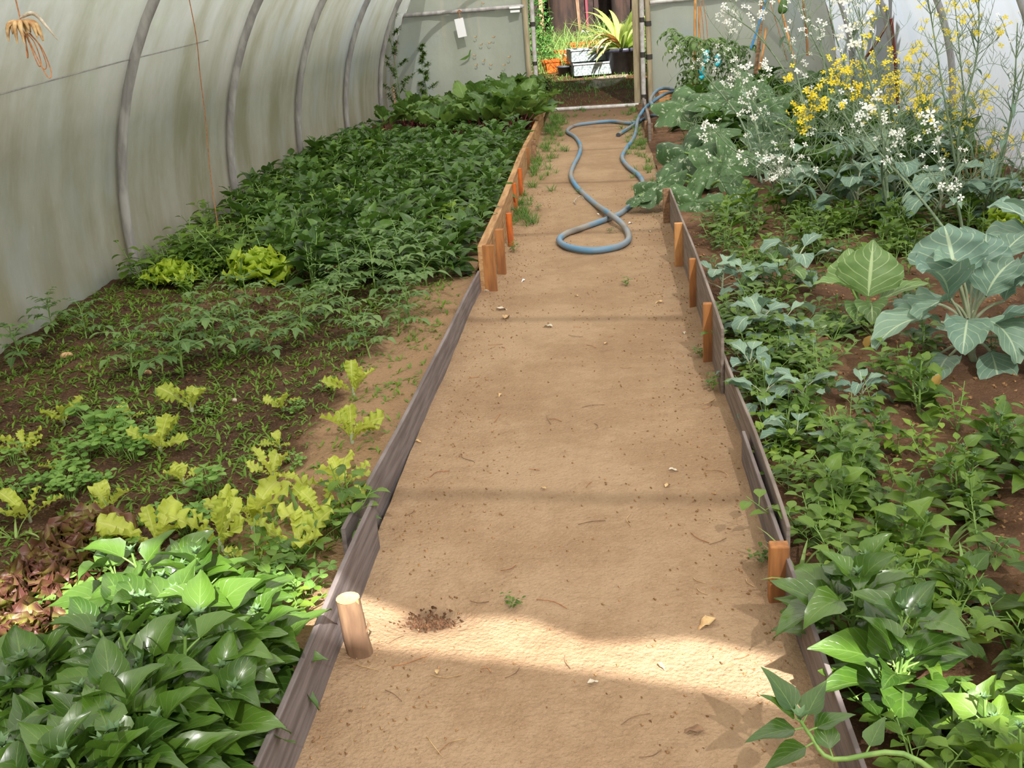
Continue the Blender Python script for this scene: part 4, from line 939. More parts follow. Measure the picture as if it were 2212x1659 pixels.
# ------------------------------------------------------------------ squash with big mottled leaves
def lobed(th):
    return .72+.28*abs(cos(2.5*th/1.0))**.6*(1 if True else 0) + .03*sin(23*th)
def big_leaf(name, cx, cy, Yk, Rad, nrm, az, label, root, mt, group, cup=.1, ruf=.10):
    c = PY(cx, cy, Yk); t = thing(name, Vector((root[0], root[1], RZ)), label, 'leaf' if False else 'squash plant', group)
    return t, c
sq_leaves = [  # centre px, distance, radius, normal, azimuth
    ((1480, 330), 8.6, .24, (-.35, -.55, .75), -2.6), ((1560, 350), 8.3, .22, (.1, -.75, .65), -1.2), ((1420, 395), 7.75, .19, (-.45, -.3, .85), -2.6), ((1500, 445), 7.5, .17, (-.1, -.85, .5), -2.2),
    ((1585, 445), 7.5, .16, (.1, -.85, .5), -1.0), ((1470, 225), 10.4, .26, (-.2, -.5, .85), -2.4), ((1590, 190), 10.6, .24, (-.1, -.6, .8), -1.4), ((1540, 215), 10.2, .22, (0, -.4, .9), -2.9), ((1650, 260), 10.0, .22, (.1, -.6, .8), -.9),
    ((1380, 425), 7.7, .09, (-.3, -.2, .9), 2.9), ((1640, 330), 9.0, .2, (.2, -.5, .8), -.6), ((1700, 290), 9.8, .22, (0, -.7, .7), -1.6), ((1740, 330), 9.2, .2, (.1, -.7, .7), -1.2), ((1540, 280), 9.6, .2, (-.2, -.3, .9), -2.9), ((1660, 215), 10.8, .2, (.1, -.5, .8), -1)]
plants = [((.95, 8.35), [0, 1, 2, 3, 4, 9], 'large squash plant spilling white-mottled leaves over the right board'), ((1.25, 10.6), [5, 6, 7, 13, 14], 'squash plant behind the first, its leaf tops near the tomato'), ((2.0, 9.6), [8, 10, 11, 12], 'squash plant half hidden behind white flower stems')]
for (rx, ry), idx, lab in plants:
    root = Vector((rx, ry, RZ)); t = thing('squash_plant', root, lab, 'squash plant', 'squash plants'); st = MB()
    for i in idx:
        (cx, cy), Yk, Rad, nrm, az = sq_leaves[i]; Rad *= 1.25; c = PY(cx, cy, Yk)
        if c.z < Rad*.5: c.z = Rad*.5
        lf = MB(); disc_leaf(lf, c-root, nrm, az, Rad, lambda th: (.66+.34*abs(cos(2.5*th))**.7+.025*sin(19*th))*(1 if abs(((th+pi) % (2*pi))-pi) < 2.9 else .45), 5, 60, -.18, .10, 5, R0.random())
        lf.build('leaf', M['squash'], t)
        st.tube(spline([Vector((0, 0, 0)), (c-root)*.5+Vector((0, 0, .1)), c-root], 5), [.012]*4+[.009]*7, 7, cap=False)
    st.build('stalks', M['gstem'], t)
# tomato by the doorway, tall
def b_talltom(rr, H=1.15):
    lf, st = MB(), MB()
    for b in range(4):
        az = b*1.6+2.4; pts = spline([Vector((0, 0, 0)), Vector((cos(az)*.08, sin(az)*.08, H*.4)), Vector((cos(az)*.22, sin(az)*.2, H*.8)), Vector((cos(az)*.32, sin(az)*.3, H*(.95-.08*b)))], 5)
        st.tube(pts, .006, 6, cap=False)
        for i in range(3, len(pts)):
            for s in (0, 1): comp_leaf(lf, st, pts[i], i*2.4+s*2.6, .3, rr.uniform(.16, .24), rr, 3, .5, 1.4)
    return [('foliage', lf), ('stem', st)]
kt = kind('tall_tomato', b_talltom, 2, dict(foliage=M['tom'], stem=M['gstem']), 41)
place(kt, 'tomato_plant', zr(PY(1500, 235, 13.2)), 'tall tomato plant right of the doorway with drooping curled leaves', 'tomato plant', rz=.4, k=0, s=.95)
place(kt, 'tomato_plant', zr(PY(1575, 220, 13.4)), 'tomato plant with cyan ties, behind the mottled squash leaves', 'tomato plant', rz=2, k=1, s=.8)
# canes and strings by the end wall
def cane(x0, y0, x1, y1, Y0, Y1, r, mt, label, name='cane', cat='cane', n=7):
    a = PY(x0, y0, Y0); b = PY(x1, y1, Y1); mb = MB(); mb.tube([a, a.lerp(b, .5)+Vector((.008, 0, 0)), b], [r, r*.95, r*.9], n); return tag(mb.build(name, mt), label, cat, 'canes and strings by the end wall')
cane(1497, 200, 1502, -10, 13.6, 13.7, .020, M['cane'], 'thick orange-tan cane nearest the doorway, rising out of frame')
cane(1508, 180, 1511, 14, 13.5, 13.6, .017, M['cane'], 'shorter tan cane whose top ends just right of the tall one')
cane(1632, 160, 1648, -10, 12.6, 12.8, .028, M['brown_board'], 'brown square post behind the blue cord', 'post', 'post', 4)
cane(1640, 150, 1655, 60, 12.4, 12.5, .015, M['cane'], 'pale cane crossing behind the brown post')
cane(1716, 140, 1681, -5, 12.0, 12.2, .014, M['cane'], 'bamboo cane leaning left at the top, right of the blue cord')
cane(1745, 120, 1734, -5, 11.6, 11.6, .014, M['stake_brown'], 'brown weathered cane in the grey stems')
cane(1940, 235, 1925, 40, 9.6, 9.5, .016, M['red_cane'], 'dark red pointed stake before the right wall')
cane(1868, 128, 1915, 56, 9.4, 9.3, .012, M['red_cane'], 'short dark broken stick leaning against the red stake')
for x0, y0, x1, y1, lab in [(1522, 100, 1511, -5, 'thin white string hanging above the tomato by the doorway'), (1530, 95, 1518, -5, 'thin brown string beside the white one above the tomato'), (1700, 130, 1660, -5, 'thin grey string slanting past the brown post')]:
    cane(x0, y0, x1, y1, 13.3, 13.4, .005, M['twine'], lab, 'string', 'string', 5)
cane(1622, 105, 1656, -5, 12.45, 12.5, .012, M['blue'], 'blue cord slanting down across the brown post', 'cord', 'cord', 6)
for x, y, lab in [(1525, 122, 'cyan plastic tie in the tomato by the doorway, left of two'), (1550, 130, 'larger cyan plastic tie in the tomato foliage'), (1516, 158, 'lower cyan plastic tie in the tomato foliage')]:
    mb = MB(); mb.tube(spline([(-.02, 0, -.06), (.015, .01, -.02), (-.01, -.01, .02), (.02, 0, .06)], 4), [.022, .03]*6+[.02], 7); o = mb.build('plastic_tie', M['cyan']); o.location = PY(x, y, 12.7); tag(o, lab, 'tie')
mb = MB(); mb.tube(spline([(.0, 0, -.07), (-.01, 0, -.02), (0, 0, .06), (0, 0, .1)], 3), [.02, .045, .05, .05, .045, .04, .03, .02, .01, .01], 9); o = mb.build('green_bottle', M['dgrass']); o.location = PY(1693, 14, 11.8); tag(o, 'dark green pear-shaped thing hanging by the bamboo cane', 'hanger')
def on_left_film(x, y, r=RB-.02):
    d = ray(x, y); ox, oz = CX-CLX, CZ-ZC; a = d.x**2+d.z**2; b = 2*(ox*d.x+oz*d.z); c = ox*ox+oz*oz-r*r
    return CAM+d*((-b+math.sqrt(b*b-4*a*c))/(2*a))
mb = MB(); mb.tube([on_left_film(x, y) for x, y in [(-60, 220), (0, 204), (80, 182), (180, 155), (262, 133), (350, 112), (450, 87)]], .0035, 5); tag(mb.build('film_line', M['pipe']), 'thin dark line running along the left film at head height through the first hoop', 'wire')  # thin tube added where the film has a crease line
# string on the left wall, dried bundle
mb = MB(); P = [PY(x, y, Y) for x, y, Y in [(405, -20, 6.0), (424, 80, 6.1), (432, 160, 6.2), (444, 260, 6.3), (455, 380, 6.4), (468, 470, 6.45), (485, 578, 6.5)]]
mb.tube(spline(P, 5), .0028, 5); tag(mb.build('hanging_string', M['twine']), 'long thin brown string hanging down in front of the left wall', 'string')
t = thing('dried_bundle', PY(45, 45, 3.6), 'dried bundle of tan and reddish roots tied up and hanging at the upper left', 'bundle')
rr = random.Random(5)
a, b, c = MB(), MB(), MB()
for i in range(16):
    an = rr.uniform(0, 6.28); l = rr.uniform(.03, .075); p = Vector((cos(an)*.01, sin(an)*.01, 0)); a.tube(spline([p, p+Vector((cos(an)*l*.6, sin(an)*l*.4, -l*.2)), p+Vector((cos(an)*l*.8, sin(an)*l*.5, -l))], 4), [.004, .006, .008, .009, .008, .007, .006, .004, .002], 6)
for i, (dx, dz) in enumerate([(.055, -.19), (.045, -.16), (-.005, -.12), (.03, -.15)]):
    b.tube(spline([(0, 0, -.03), (dx*.2, .01, dz*.4), (dx*.7, 0, dz*.8), (dx, 0, dz), (dx*1.15, .01, dz*.9), (dx*.9, .01, dz*.5), (dx*.4, 0, -.04)], 5), .0019, 5)
c.tube(spline([(0, 0, .01), (.05, 0, .02), (.09, 0, -.03), (.115, 0, -.07)], 5), [.003, .005, .006, .007, .007, .007, .007, .006, .006, .005, .005, .004, .003, .003, .002, .001], 6)
s_ = MB(); s_.tube([(0, 0, 0), (-.005, 0, .2), (-.01, 0, .5)], .0025, 5)
a.build('tan_roots', M['dry'], t); b.build('red_strands', M['twine'], t); c.build('pale_curl', M['dry_grey'], t); s_.build('hanging_string', M['twine'], t)

# ------------------------------------------------------------------ flowering brassicas
def petals(mb, c, s, rr, up=None):
    s *= 1.35
    n = (up or Vector((rr.uniform(-.6, .6), -rr.uniform(.2, 1), rr.uniform(.1, 1)))).normalized(); a = n.orthogonal().normalized(); b = n.cross(a); ph = rr.random()*2
    for k in range(4):
        an = ph+k*pi/2; d = a*cos(an)+b*sin(an); e = n.cross(d)
        p = [c, c+d*s*.55+e*s*.30+n*s*.12, c+d*s*.95+e*s*.26+n*s*.05, c+d*s*.95-e*s*.22+n*s*.05, c+d*s*.55-e*s*.30+n*s*.12]
        mb.poly(p, rr.random())
def flower_plant(root, stems, label, flower, fs, group, seed, pods=True, dens=1.0, thick=.008):
    rr = random.Random(seed); t = thing('flowering_brassica', root, label, 'flowering plant', group)
    st, lf = MB(), MB(); fls = []
    for pts, nside in stems:
        P = spline([p-root for p in pts], 6); n = len(P)
        for k in range(7):                          # long wiry branches that curl over
            i = int(n*(.25+.6*rr.random())); i = min(i, n-2); a = rr.uniform(0, 6.28); B = [P[i]]; e = rr.uniform(.5, 1.3); ce = rr.uniform(-.35, .05); ca = rr.uniform(-.25, .25)
            for j in range(10):
                B.append(B[-1]+Vector((cos(a)*cos(e), sin(a)*cos(e)*.7, sin(e)))*rr.uniform(.03, .065)); e += ce; a += ca
            st.tube(B, [.0028-.0002*j for j in range(11)], 4, cap=False)
            for j in range(2, 11):
                a2 = rr.uniform(0, 6.28); st.tube([B[j], B[j]+Vector((cos(a2)*.02, sin(a2)*.02, .02)), B[j]+Vector((cos(a2)*.035, sin(a2)*.035, .045))], [.0008, .0016, .0006], 3, cap=False)
        st.tube(P, [thick*(1-i/n)+.0022 for i in range(n)], 6, cap=False)
        for k in range(int(nside)):                 # side branches
            i = int(n*(.35+.6*rr.random())); i = min(i, n-2); a = rr.uniform(0, 6.28); e = rr.uniform(.3, 1.2); Lb = rr.uniform(.12, .38)*(1.15-.5*i/n)
            d = Vector((cos(a)*cos(e), sin(a)*cos(e)*.6, sin(e))); B = spline([P[i], P[i]+d*Lb*.5+Vector((0, 0, .02)), P[i]+d*Lb+Vector((0, 0, .04))], 4)
            st.tube(B, [.003-.0018*j/len(B) for j in range(len(B))], 4, cap=False)
            ends = [(B, Lb)]
            for (bb, L_b) in ends:
                if pods:
                    for _ in range(int(9*dens)):
                        c = bb[rr.randrange(1, len(bb)-1)]; a2 = rr.uniform(0, 6.28); dd = Vector((cos(a2)*.7, sin(a2)*.5, .6)); st.tube([c, c+dd*.025, c+dd*.05+Vector((0, 0, .012))], [.0009, .0018, .0006], 3, cap=False)
                fl = MB(); fls.append(fl)
                for _ in range(int(rr.uniform(2, 6)*dens)):
                    c = bb[-1]+Vector((rr.gauss(0, .028), rr.gauss(0, .028), rr.gauss(0, .04)-.01)); st.tube([bb[-2], c], .0008, 3, cap=False); petals(fl, c, fs*rr.uniform(.7, 1.15), rr)
        fl = MB(); fls.append(fl)
        for k in range(int(11*dens)):
            c = P[-1]+Vector((rr.gauss(0, .036), rr.gauss(0, .036), rr.gauss(0, .055)-.02)); st.tube([P[-2], c], .0009, 3, cap=False); petals(fl, c, fs*rr.uniform(.7, 1.15), rr)
        for k in range(8):
            i = int(n*rr.uniform(.1, .7)); leaf(lf, P[i], rr.uniform(0, 6.28), rr.uniform(-.2, .8), rr.uniform(.08, .18), rr.uniform(.02, .05), LANCE, 1, .3, ruf=.1, seg=5, half=1, tint=rr.random(), rr=rr)
    lf.build('foliage', M['broc'], t); st.build('stems', M['gst'], t); [f.build('flower_cluster', flower, t) for f in fls if f.f]; return t
def R3(x, y, Y): g = PY(x, y, Y); g.z = RZ; return g
Y_, W_ = M['yel'], M['wht']
FP = [
 ((1960, 470, 7.0), [([(1960, 470, 7.0), (1900, 370, 6.9), (1800, 280, 6.8), (1740, 235, 6.8)], 7), ([(1960, 470, 7.0), (1870, 320, 7), (1790, 210, 7.0), (1755, 260, 6.95), (1735, 240, 6.9)], 4)], Y_, .017, 'yellow-flowered stem arching left to a drooping dense yellow cluster', 1.5),
 ((1975, 480, 7.3), [([(1975, 480, 7.3), (1920, 330, 7.2), (1850, 230, 7.2), (1800, 150, 7.2)], 9), ([(1975, 480, 7.3), (1930, 300, 7.4), (1880, 200, 7.3), (1850, 200, 7.2)], 8)], Y_, .017, 'yellow-flowered plant in the middle of the thicket', 1.3),
 ((2000, 480, 7.6), [([(2000, 480, 7.6), (1960, 330, 7.6), (1900, 170, 7.6), (1880, 40, 7.6)], 9), ([(2000, 480, 7.6), (1990, 300, 7.6), (1960, 230, 7.5), (1935, 190, 7.5)], 7)], Y_, .016, 'tall yellow-flowered plant reaching above the dark red stake', 1.0),
 ((2080, 500, 7.0), [([(2080, 500, 7), (2060, 330, 7.0), (2030, 150, 7.0), (2000, -30, 7.0)], 12), ([(2080, 500, 7), (2070, 300, 7.1), (2110, 120, 7.1), (2115, -20, 7.1)], 14)], Y_, .015, 'tallest yellow-flowered plant in front of the right wall', 1.1),
 ((2110, 500, 7.4), [([(2110, 500, 7.4), (2100, 330, 7.4), (2080, 180, 7.4), (2060, -20, 7.4)], 9), ([(2110, 500, 7.4), (2090, 380, 7.3), (2060, 280, 7.2), (2050, 240, 7.2)], 8), ([(2110, 500, 7.4), (2120, 380, 7.2), (2140, 310, 7.2)], 4)], Y_, .014, 'yellow-flowered plant just left of the right wall, low spreading tops', 1.0),
 ((1925, 450, 6.7), [([(1925, 450, 6.7), (1905, 370, 6.5), (1915, 320, 6.4), (1920, 300, 6.4)], 5), ([(1925, 450, 6.7), (1900, 250, 6.8), (1850, 100, 6.8), (1845, 75, 6.8)], 7)], W_, .021, 'white-flowered plant with the largest open flowers, centre of the thicket', .9),
 ((1700, 470, 8.0), [([(1700, 470, 8), (1680, 420, 7.6), (1650, 360, 7.4), (1580, 320, 7.3), (1530, 265, 7.3)], 5), ([(1700, 470, 8), (1700, 350, 7.7), (1640, 240, 7.6), (1620, 210, 7.6)], 6), ([(1700, 470, 8), (1690, 400, 7.6), (1665, 360, 7.5)], 4)], W_, .018, 'white-flowered plant trailing over the mottled squash leaves', .9),
 ((1760, 440, 8.4), [([(1760, 440, 8.4), (1740, 240, 8.6), (1650, 90, 8.8), (1560, 20, 8.8)], 10), ([(1760, 440, 8.4), (1730, 200, 8.6), (1690, 60, 8.7), (1650, 10, 8.7)], 7), ([(1760, 440, 8.4), (1790, 250, 8.6), (1770, 60, 8.6)], 6)], W_, .018, 'tall white-flowered plant arching toward the doorway', .8),
 ((2090, 540, 5.8), [([(2090, 540, 5.8), (2070, 450, 5.7), (2050, 420, 5.7), (2065, 405, 5.7)], 5), ([(2090, 540, 5.8), (1990, 430, 6), (1900, 330, 6.2), (1850, 260, 6.3)], 3)], W_, .015, 'white-flowered stem leaning across the broccoli', .8),
 ((2130, 520, 6.5), [([(2130, 520, 6.5), (2150, 380, 6.5), (2195, 220, 6.5), (2225, 100, 6.5)], 7), ([(2130, 520, 6.5), (2170, 320, 6.5), (2190, 200, 6.5), (2198, 50, 6.5)], 5), ([(2130, 520, 6.5), (2180, 400, 6.3), (2240, 340, 6.2)], 6)], W_, .013, 'thin dark-stemmed flowering plant leaning out at the right frame edge', .5),
 ((1850, 420, 9.0), [([(1850, 420, 9), (1840, 200, 9), (1800, 60, 9), (1790, -20, 9)], 9), ([(1850, 420, 9), (1870, 200, 9), (1860, 60, 9), (1850, -20, 9)], 8), ([(1850, 420, 9), (1810, 200, 9), (1745, 60, 9), (1720, -10, 9)], 8)], W_, .015, 'grey leggy stems of a plant gone to seed rising behind the yellow flowers', .45),
 ((1640, 420, 8.6), [([(1640, 420, 8.6), (1600, 260, 8.8), (1520, 160, 9), (1510, 140, 9)], 7), ([(1640, 420, 8.6), (1640, 300, 8.6), (1580, 110, 9), (1560, 105, 9)], 5)], W_, .016, 'white-flowered stems standing among the tomato leaves', .7),
 ((1760, 470, 7.2), [([(1760, 470, 7.2), (1740, 400, 6.9), (1700, 420, 6.8), (1680, 370, 6.8)], 5), ([(1760, 470, 7.2), (1810, 370, 6.9), (1830, 310, 6.9), (1770, 330, 6.8), (1740, 335, 6.8)], 6)], W_, .015, 'curling white-flowered stems low over the dark undergrowth', .8),
 ((2010, 460, 8.4), [([(2010, 460, 8.4), (2010, 300, 8.4), (1980, 200, 8.4), (1990, 130, 8.4)], 8), ([(2010, 460, 8.4), (1960, 280, 8.4), (1930, 240, 8.4)], 7), ([(2010, 460, 8.4), (2040, 300, 8.4), (2090, 230, 8.4)], 7)], Y_, .015, 'yellow-flowered plant deeper in the thicket near the wall', .9)]
for i, ((rx, ry, rY), stems, fm, fs, lab, dn) in enumerate(FP):
    flower_plant(R3(rx, ry, rY), [([R3(*p[0])]+[PY(*v) for v in p[1:]], ns) for p, ns in stems], lab, fm, fs, 'flowering brassicas', 50+i, dens=dn)
# dry straw by the right wall
mb = MB(); rr = random.Random(9)
for i in range(60):
    g = PY(rr.uniform(2070, 2160), rr.uniform(400, 470), rr.uniform(7, 8)); leaf(mb, (g.x, g.y, RZ), rr.uniform(0, 6.28), rr.uniform(1.1, 1.6), rr.uniform(.3, .6), .006, BLADE, rr.uniform(.2, .9), .2, seg=5)
tag(mb.build('dry_grass', M['dry']), 'dry tan grass standing along the foot of the right film wall', 'grass', None, 'stuff')

# ------------------------------------------------------------------ weeds and grass on the path edges
q = random.Random(77)
for i in range(120):
    yy = q.uniform(7.2, 14.9); xx = -.55+abs(q.gauss(0, .12))
    place(K['grass'], 'grass_tuft', (xx, yy, zpath(xx, yy)), 'grass tuft along the path at the foot of the timber edging', 'grass', 'grass along the left path edge', s=q.uniform(.5, 1.1), rr=q)
for i in range(60):
    yy = q.uniform(8.6, 14.9); xx = .58-abs(q.gauss(0, .09))
    place(K['grass'], 'grass_tuft', (xx, yy, zpath(xx, yy)), 'grass tuft along the far right edge of the path', 'grass', 'grass along the right path edge', s=q.uniform(.5, .9), rr=q)
for i in range(26):
    yy = q.uniform(14.3, 15.3); xx = q.uniform(-.6, .6)
    place(K['grass'], 'grass_tuft', (xx, yy, zpath(xx, yy)), 'small grass tuft on dark soil just inside the doorway', 'grass', 'grass just inside the doorway', s=q.uniform(.3, .7), rr=q)
for i, (x, y, s, lab) in enumerate([(1110, 545, .5, 'low green sprig at the foot of the round orange stakes'), (1352, 615, .35, 'tiny green sprig in the middle of the path'), (1112, 1308, .25, 'tiny green sprout near the sunlit strip on the path'), (1515, 775, .45, 'small sprig at the foot of the tall flat stake'), (1540, 845, .5, 'small weed in the shade of the grey panel end'), (1163, 455, .4, 'flat green sprig on the path right of the orange stakes'), (1318, 503, .3, 'tiny sprig inside the hose loop'), (1645, 1218, .35, 'sprout beside the short square stake'), (1250, 420, .35, 'flat sprig on the path left of the hose bend')]):
    g = G(x, y); place(K['weedd'], 'sprig', (g.x, g.y, zpath(g.x, g.y)), lab, 'weed', s=s, k=i)
# litter on the path
def dleaf(px, py, s, mt, label, rz, name='dry_leaf'):
    g = G(px, py); mb = MB(); leaf(mb, (-s/2, 0, .006), 0, .25, s, s*.5, OVATE, .7, .5, ruf=.25, rufn=2, seg=6, half=2, tint=.5); o = mb.build(name, mt); o.location = (g.x, g.y, zpath(g.x, g.y)); o.rotation_euler = (0, 0, rz); return tag(o, label, 'leaf', 'dry leaves on the path')
for i, (x, y, s, m_, lab) in enumerate([(1085, 672, .07, 'dry_grey', 'curled grey dry leaf left of the path below the timber end'), (1095, 687, .08, 'stone', 'dark curled dry leaf just below the grey one'), (1182, 708, .06, 'dry_grey', 'pale dry leaf in the middle left of the path'), (1131, 608, .04, 'white', 'white papery scrap below the flat stakes'),
    (1292, 465, .03, 'white', 'white scrap to the left of the hose crossing'), (1363, 484, .04, 'white', 'white papery scrap right of the hose loop'), (1403, 502, .035, 'dry_grey', 'faint pale scrap near the right panel'), (1423, 655, .05, 'dry', 'tan dry leaf near the shade of the panel'),
    (1478, 721, .03, 'dry_grey', 'small pale leaf at the shade edge of the panel'), (1455, 1018, .035, 'dry_grey', 'pale dead leaf, upper of two on the right of the path'), (1442, 1050, .035, 'dry', 'pale dead leaf, lower of two on the right of the path'), (1173, 1055, .025, 'dry', 'small pale chip in the middle of the path'),
    (1525, 1348, .07, 'dry', 'long tan dry leaf just above the sunlit strip'), (1430, 1440, .03, 'dry', 'pale leaf inside the sunlit strip'), (1282, 1475, .03, 'dry_grey', 'small leaf below the sunlit strip'), (945, 1455, .025, 'dry', 'pale chip near the log stake'), (1498, 1580, .05, 'bark', 'curled brown strip near the bottom of the path'),
    (1080, 855, .03, 'dry', 'straw-coloured leaf left on the path'), (905, 962, .03, 'dry', 'yellow leaf at the foot of the left board'), (1310, 745, .03, 'stone', 'small straw curl in the middle of the path'), (1245, 640, .03, 'dry', 'pale chip in the sunny middle of the path'), (1206, 606, .02, 'bark', 'small dark chip below the hose loop')]):
    dleaf(x, y, s, M[m_], lab, i*1.37)
for i in range(60):
    x, y = q.uniform(760, 1640), q.uniform(600, 1640); g = G(x, y)
    if abs(g.x) > .53: continue
    s = q.uniform(.015, .05); mb = MB(); mb.tube(spline([(-s, 0, .003), (0, s*q.uniform(-.5, .5), .005), (s, 0, .003)], 3), .0011, 4)
    o = mb.build('twig', M[q.choice(('dry', 'bark', 'twine'))]); o.location = (g.x, g.y, zpath(g.x, g.y)); o.rotation_euler = (0, 0, q.uniform(0, 6)); tag(o, 'thin dry straw or twig lying on the path', 'twig', 'twigs on the path')
def rock(g, s, mt, lab, seed):
    rr = random.Random(seed); mb = MB(); rows = []
    for i in range(7):
        ph = pi*i/6; rows.append([Vector((s*sin(ph)*cos(a)*(1+.2*sin(3*a+seed)), s*.75*sin(ph)*sin(a), s*.6*cos(ph)+s*.1*sin(2*a))) for a in [k*pi/5 for k in range(11)]])
    mb.grid(rows, [[(0, 0)]*11]*7); o = mb.build('stone', mt); o.location = g+Vector((0, 0, s*.3)); tag(o, lab, 'stone')
rock(L_(146, 780), .032, M['stone'], 'rounded tan stone on dark soil near the left wall', 1)
rock(L_(320, 812), .018, M['stone'], 'small pale stone right of the larger one', 2)
rock(L_(180, 805), .014, M['clod'], 'reddish brown pebble below the tan stone', 3)
rock(L_(505, 860), .014, M['dry_grey'], 'flat pale chip on soil beside the winged lettuce', 4)
rock(G(1053, 630), .022, M['dry_grey'], 'pale stone against the foot of the timber end', 5)

# ------------------------------------------------------------------ outside, beyond the doorway
def O(x, y, dz=0):
    d = ray(x, y); t = 16
    for _ in range(60):
        p = CAM+d*t; f = p.z-zout(p.x, p.y); t += f*3
        if t > 90: break
    p = CAM+d*t; return Vector((p.x, p.y, zout(p.x, p.y)+dz))
def planter(px, py, L, W, H, rz, mt, label):
    t = thing('planter', O(px, py), label, 'planter', 'plastic planters outside', rz); mb = MB()
    def ring(l, w, z): return [Vector((a*l/2, b*w/2, z)) for a, b in ((-1, -1), (1, -1), (1, 1), (-1, 1), (-1, -1))]
    rr_ = [ring(L*.86, W*.8, 0), ring(L*.97, W*.95, H*.8), ring(L*1.05, W*1.08, H*.8), ring(L*1.05, W*1.08, H), ring(L*.93, W*.85, H), ring(L*.93, W*.85, H*.8)]
    mb.grid(rr_, [[(0, 0)]*5]*6); mb.poly(rr_[0][:4]); mb.build('trough', mt, t, False)
    mb = MB(); mb.poly(rr_[5][:4]); mb.build('soil', M['earth'], t, False); return t
planter(1205, 155, .55, .24, .22, .45, M['terracotta'], 'orange plastic planter lying nearest the doorway')
planter(1228, 137, .50, .24, .24, .2, M['terracotta'], 'orange planter standing behind the first one')
planter(1262, 118, .62, .26, .24, .3, M['terracotta'], 'orange planter farthest back among the white-edged leaves')
def tray(px, py, dz, rz, label):
    t = thing('seed_tray_box', O(px, py, dz), label, 'box', None, rz); mb = MB()
    mb.box((0, 0, .02), (.85, .45, .03)); 
    for s in (-1, 1): mb.box((0, s*.22, .11), (.85, .02, .2)); mb.box((s*.42, 0, .11), (.02, .42, .2))
    mb.build('shell', M['tray'], t, False); mb = MB(); mb.box((0, -.235, .2), (.88, .03, .02)); mb.box((0, .235, .2), (.88, .03, .02)); mb.build('rim', M['white'], t, False)
tray(1290, 160, 0, .15, 'grey speckled foam box low in the grass'); tray(1283, 158, .215, .22, 'white rimmed speckled foam box stacked on top of the grey one')
def pot(px, py, r, h, mt, label, name='plant_pot', n=20):
    t = thing(name, O(px, py), label, 'pot'); mb = MB()
    prof_ = [(0.0, 0), (r*.72, 0), (r*.95, h*.85), (r*1.06, h*.86), (r*1.06, h), (r*.9, h), (r*.85, h*.85), (0.0, h*.85)]
    mb.grid([[Vector((a*cos(k*2*pi/n), a*sin(k*2*pi/n), z)) for k in range(n+1)] for a, z in prof_], [[(0, 0)]*(n+1)]*8); mb.build('vessel', mt, t)
    return t
tp_ = pot(1345, 158, .30, .42, M['black'], 'big black pot holding the strap-leaved plant')
pot(1219, 163, .12, .16, M['grey_pot'], 'small dark grey pot in front of the orange planter')
pot(1240, 150, .10, .13, M['grey_pot'], 'small grey nursery pot behind the dark one in the grass')
root = O(1345, 158, .36); t = thing('strap_leaved_plant', root, 'strap-leaved yellow-green plant bursting out of the big black pot', 'plant'); lf, dr = MB(), MB(); rr = random.Random(4)
for i in range(46):
    a = rr.uniform(0, 6.28); el = rr.uniform(.5, 1.5); leaf(lf, (cos(a)*.05, sin(a)*.05, 0), a, el, rr.uniform(.6, 1.25), rr.uniform(.08, .13), BLADE, rr.uniform(.4, 1.6), .35, seg=9, half=2, tint=rr.random(), rr=rr)
for i in range(9):
    a = rr.uniform(2.6, 4.2); leaf(dr, (cos(a)*.05, sin(a)*.05, .05), a, rr.uniform(.9, 1.3), rr.uniform(.6, .85), .09, BLADE, rr.uniform(1.4, 2.0), .35, seg=9, half=2, tint=rr.random(), rr=rr)
lf.build('foliage', M['broad'], t); dr.build('dry_leaves', M['dry'], t)
mb = MB()
for s, (x, y) in enumerate([(1213, 132), (1200, 140), (1268, 85), (1262, 74)]):
    g = O(x, y, .1)
    for i in range(4): leaf(mb, g, rr.uniform(0, 6.28), 1.1, rr.uniform(.3, .5), .05, BLADE, 2.2, .3, seg=8, half=1, rr=rr)
tag(mb.build('bleached_leaves', M['white']), 'bleached arching leaves over the orange planters', 'leaves', None, 'stuff')
mb = MB(); g = O(1300, 176); rows = []
poly = [(1270, 188), (1290, 192), (1330, 182), (1352, 168), (1358, 160), (1330, 163), (1300, 167), (1280, 172), (1275, 180)]
pp = [O(x, y, .015) for x, y in poly]; mb.poly(pp); mb.poly([p+Vector((0, 0, -.06)) for p in pp][::-1])
for i in range(len(pp)): a, b = pp[i], pp[(i+1) % len(pp)]; mb.poly([a, a+Vector((0, 0, -.06)), b+Vector((0, 0, -.06)), b])
tag(mb.build('flat_stone_slab', M['flag'], None, False), 'flat grey-brown stone slab on the ground outside the doorway', 'slab')
mb = MB(); pp = [O(x, y, .012) for x, y in [(1242, 180), (1262, 181), (1268, 177), (1252, 175)]]; mb.poly(pp); mb.poly([p+Vector((0, 0, -.05)) for p in pp][::-1])
for i in range(4): a, b = pp[i], pp[(i+1) % 4]; mb.poly([a, a+Vector((0, 0, -.05)), b+Vector((0, 0, -.05)), b])
tag(mb.build('flat_stone_slab', M['flag'], None, False), 'small flat stone left of the large slab outside', 'slab')
def grassmass(name, pts, hmin, hmax, w, mt, label, seed):
    rr = random.Random(seed); mb = MB()
    for p in pts(rr): leaf(mb, p, rr.uniform(0, 6.28), rr.uniform(.9, 1.5), rr.uniform(hmin, hmax), w*rr.uniform(.6, 1.3), BLADE, rr.uniform(.4, 1.4), .2, seg=4, half=1, tint=rr.random(), rr=rr)
    return tag(mb.build(name, mt), label, 'grass', None, 'stuff')
zo = lambda x, y, dz=0: Vector((x, y, zout(x, y)+dz))
def far_ok(x, y): return True
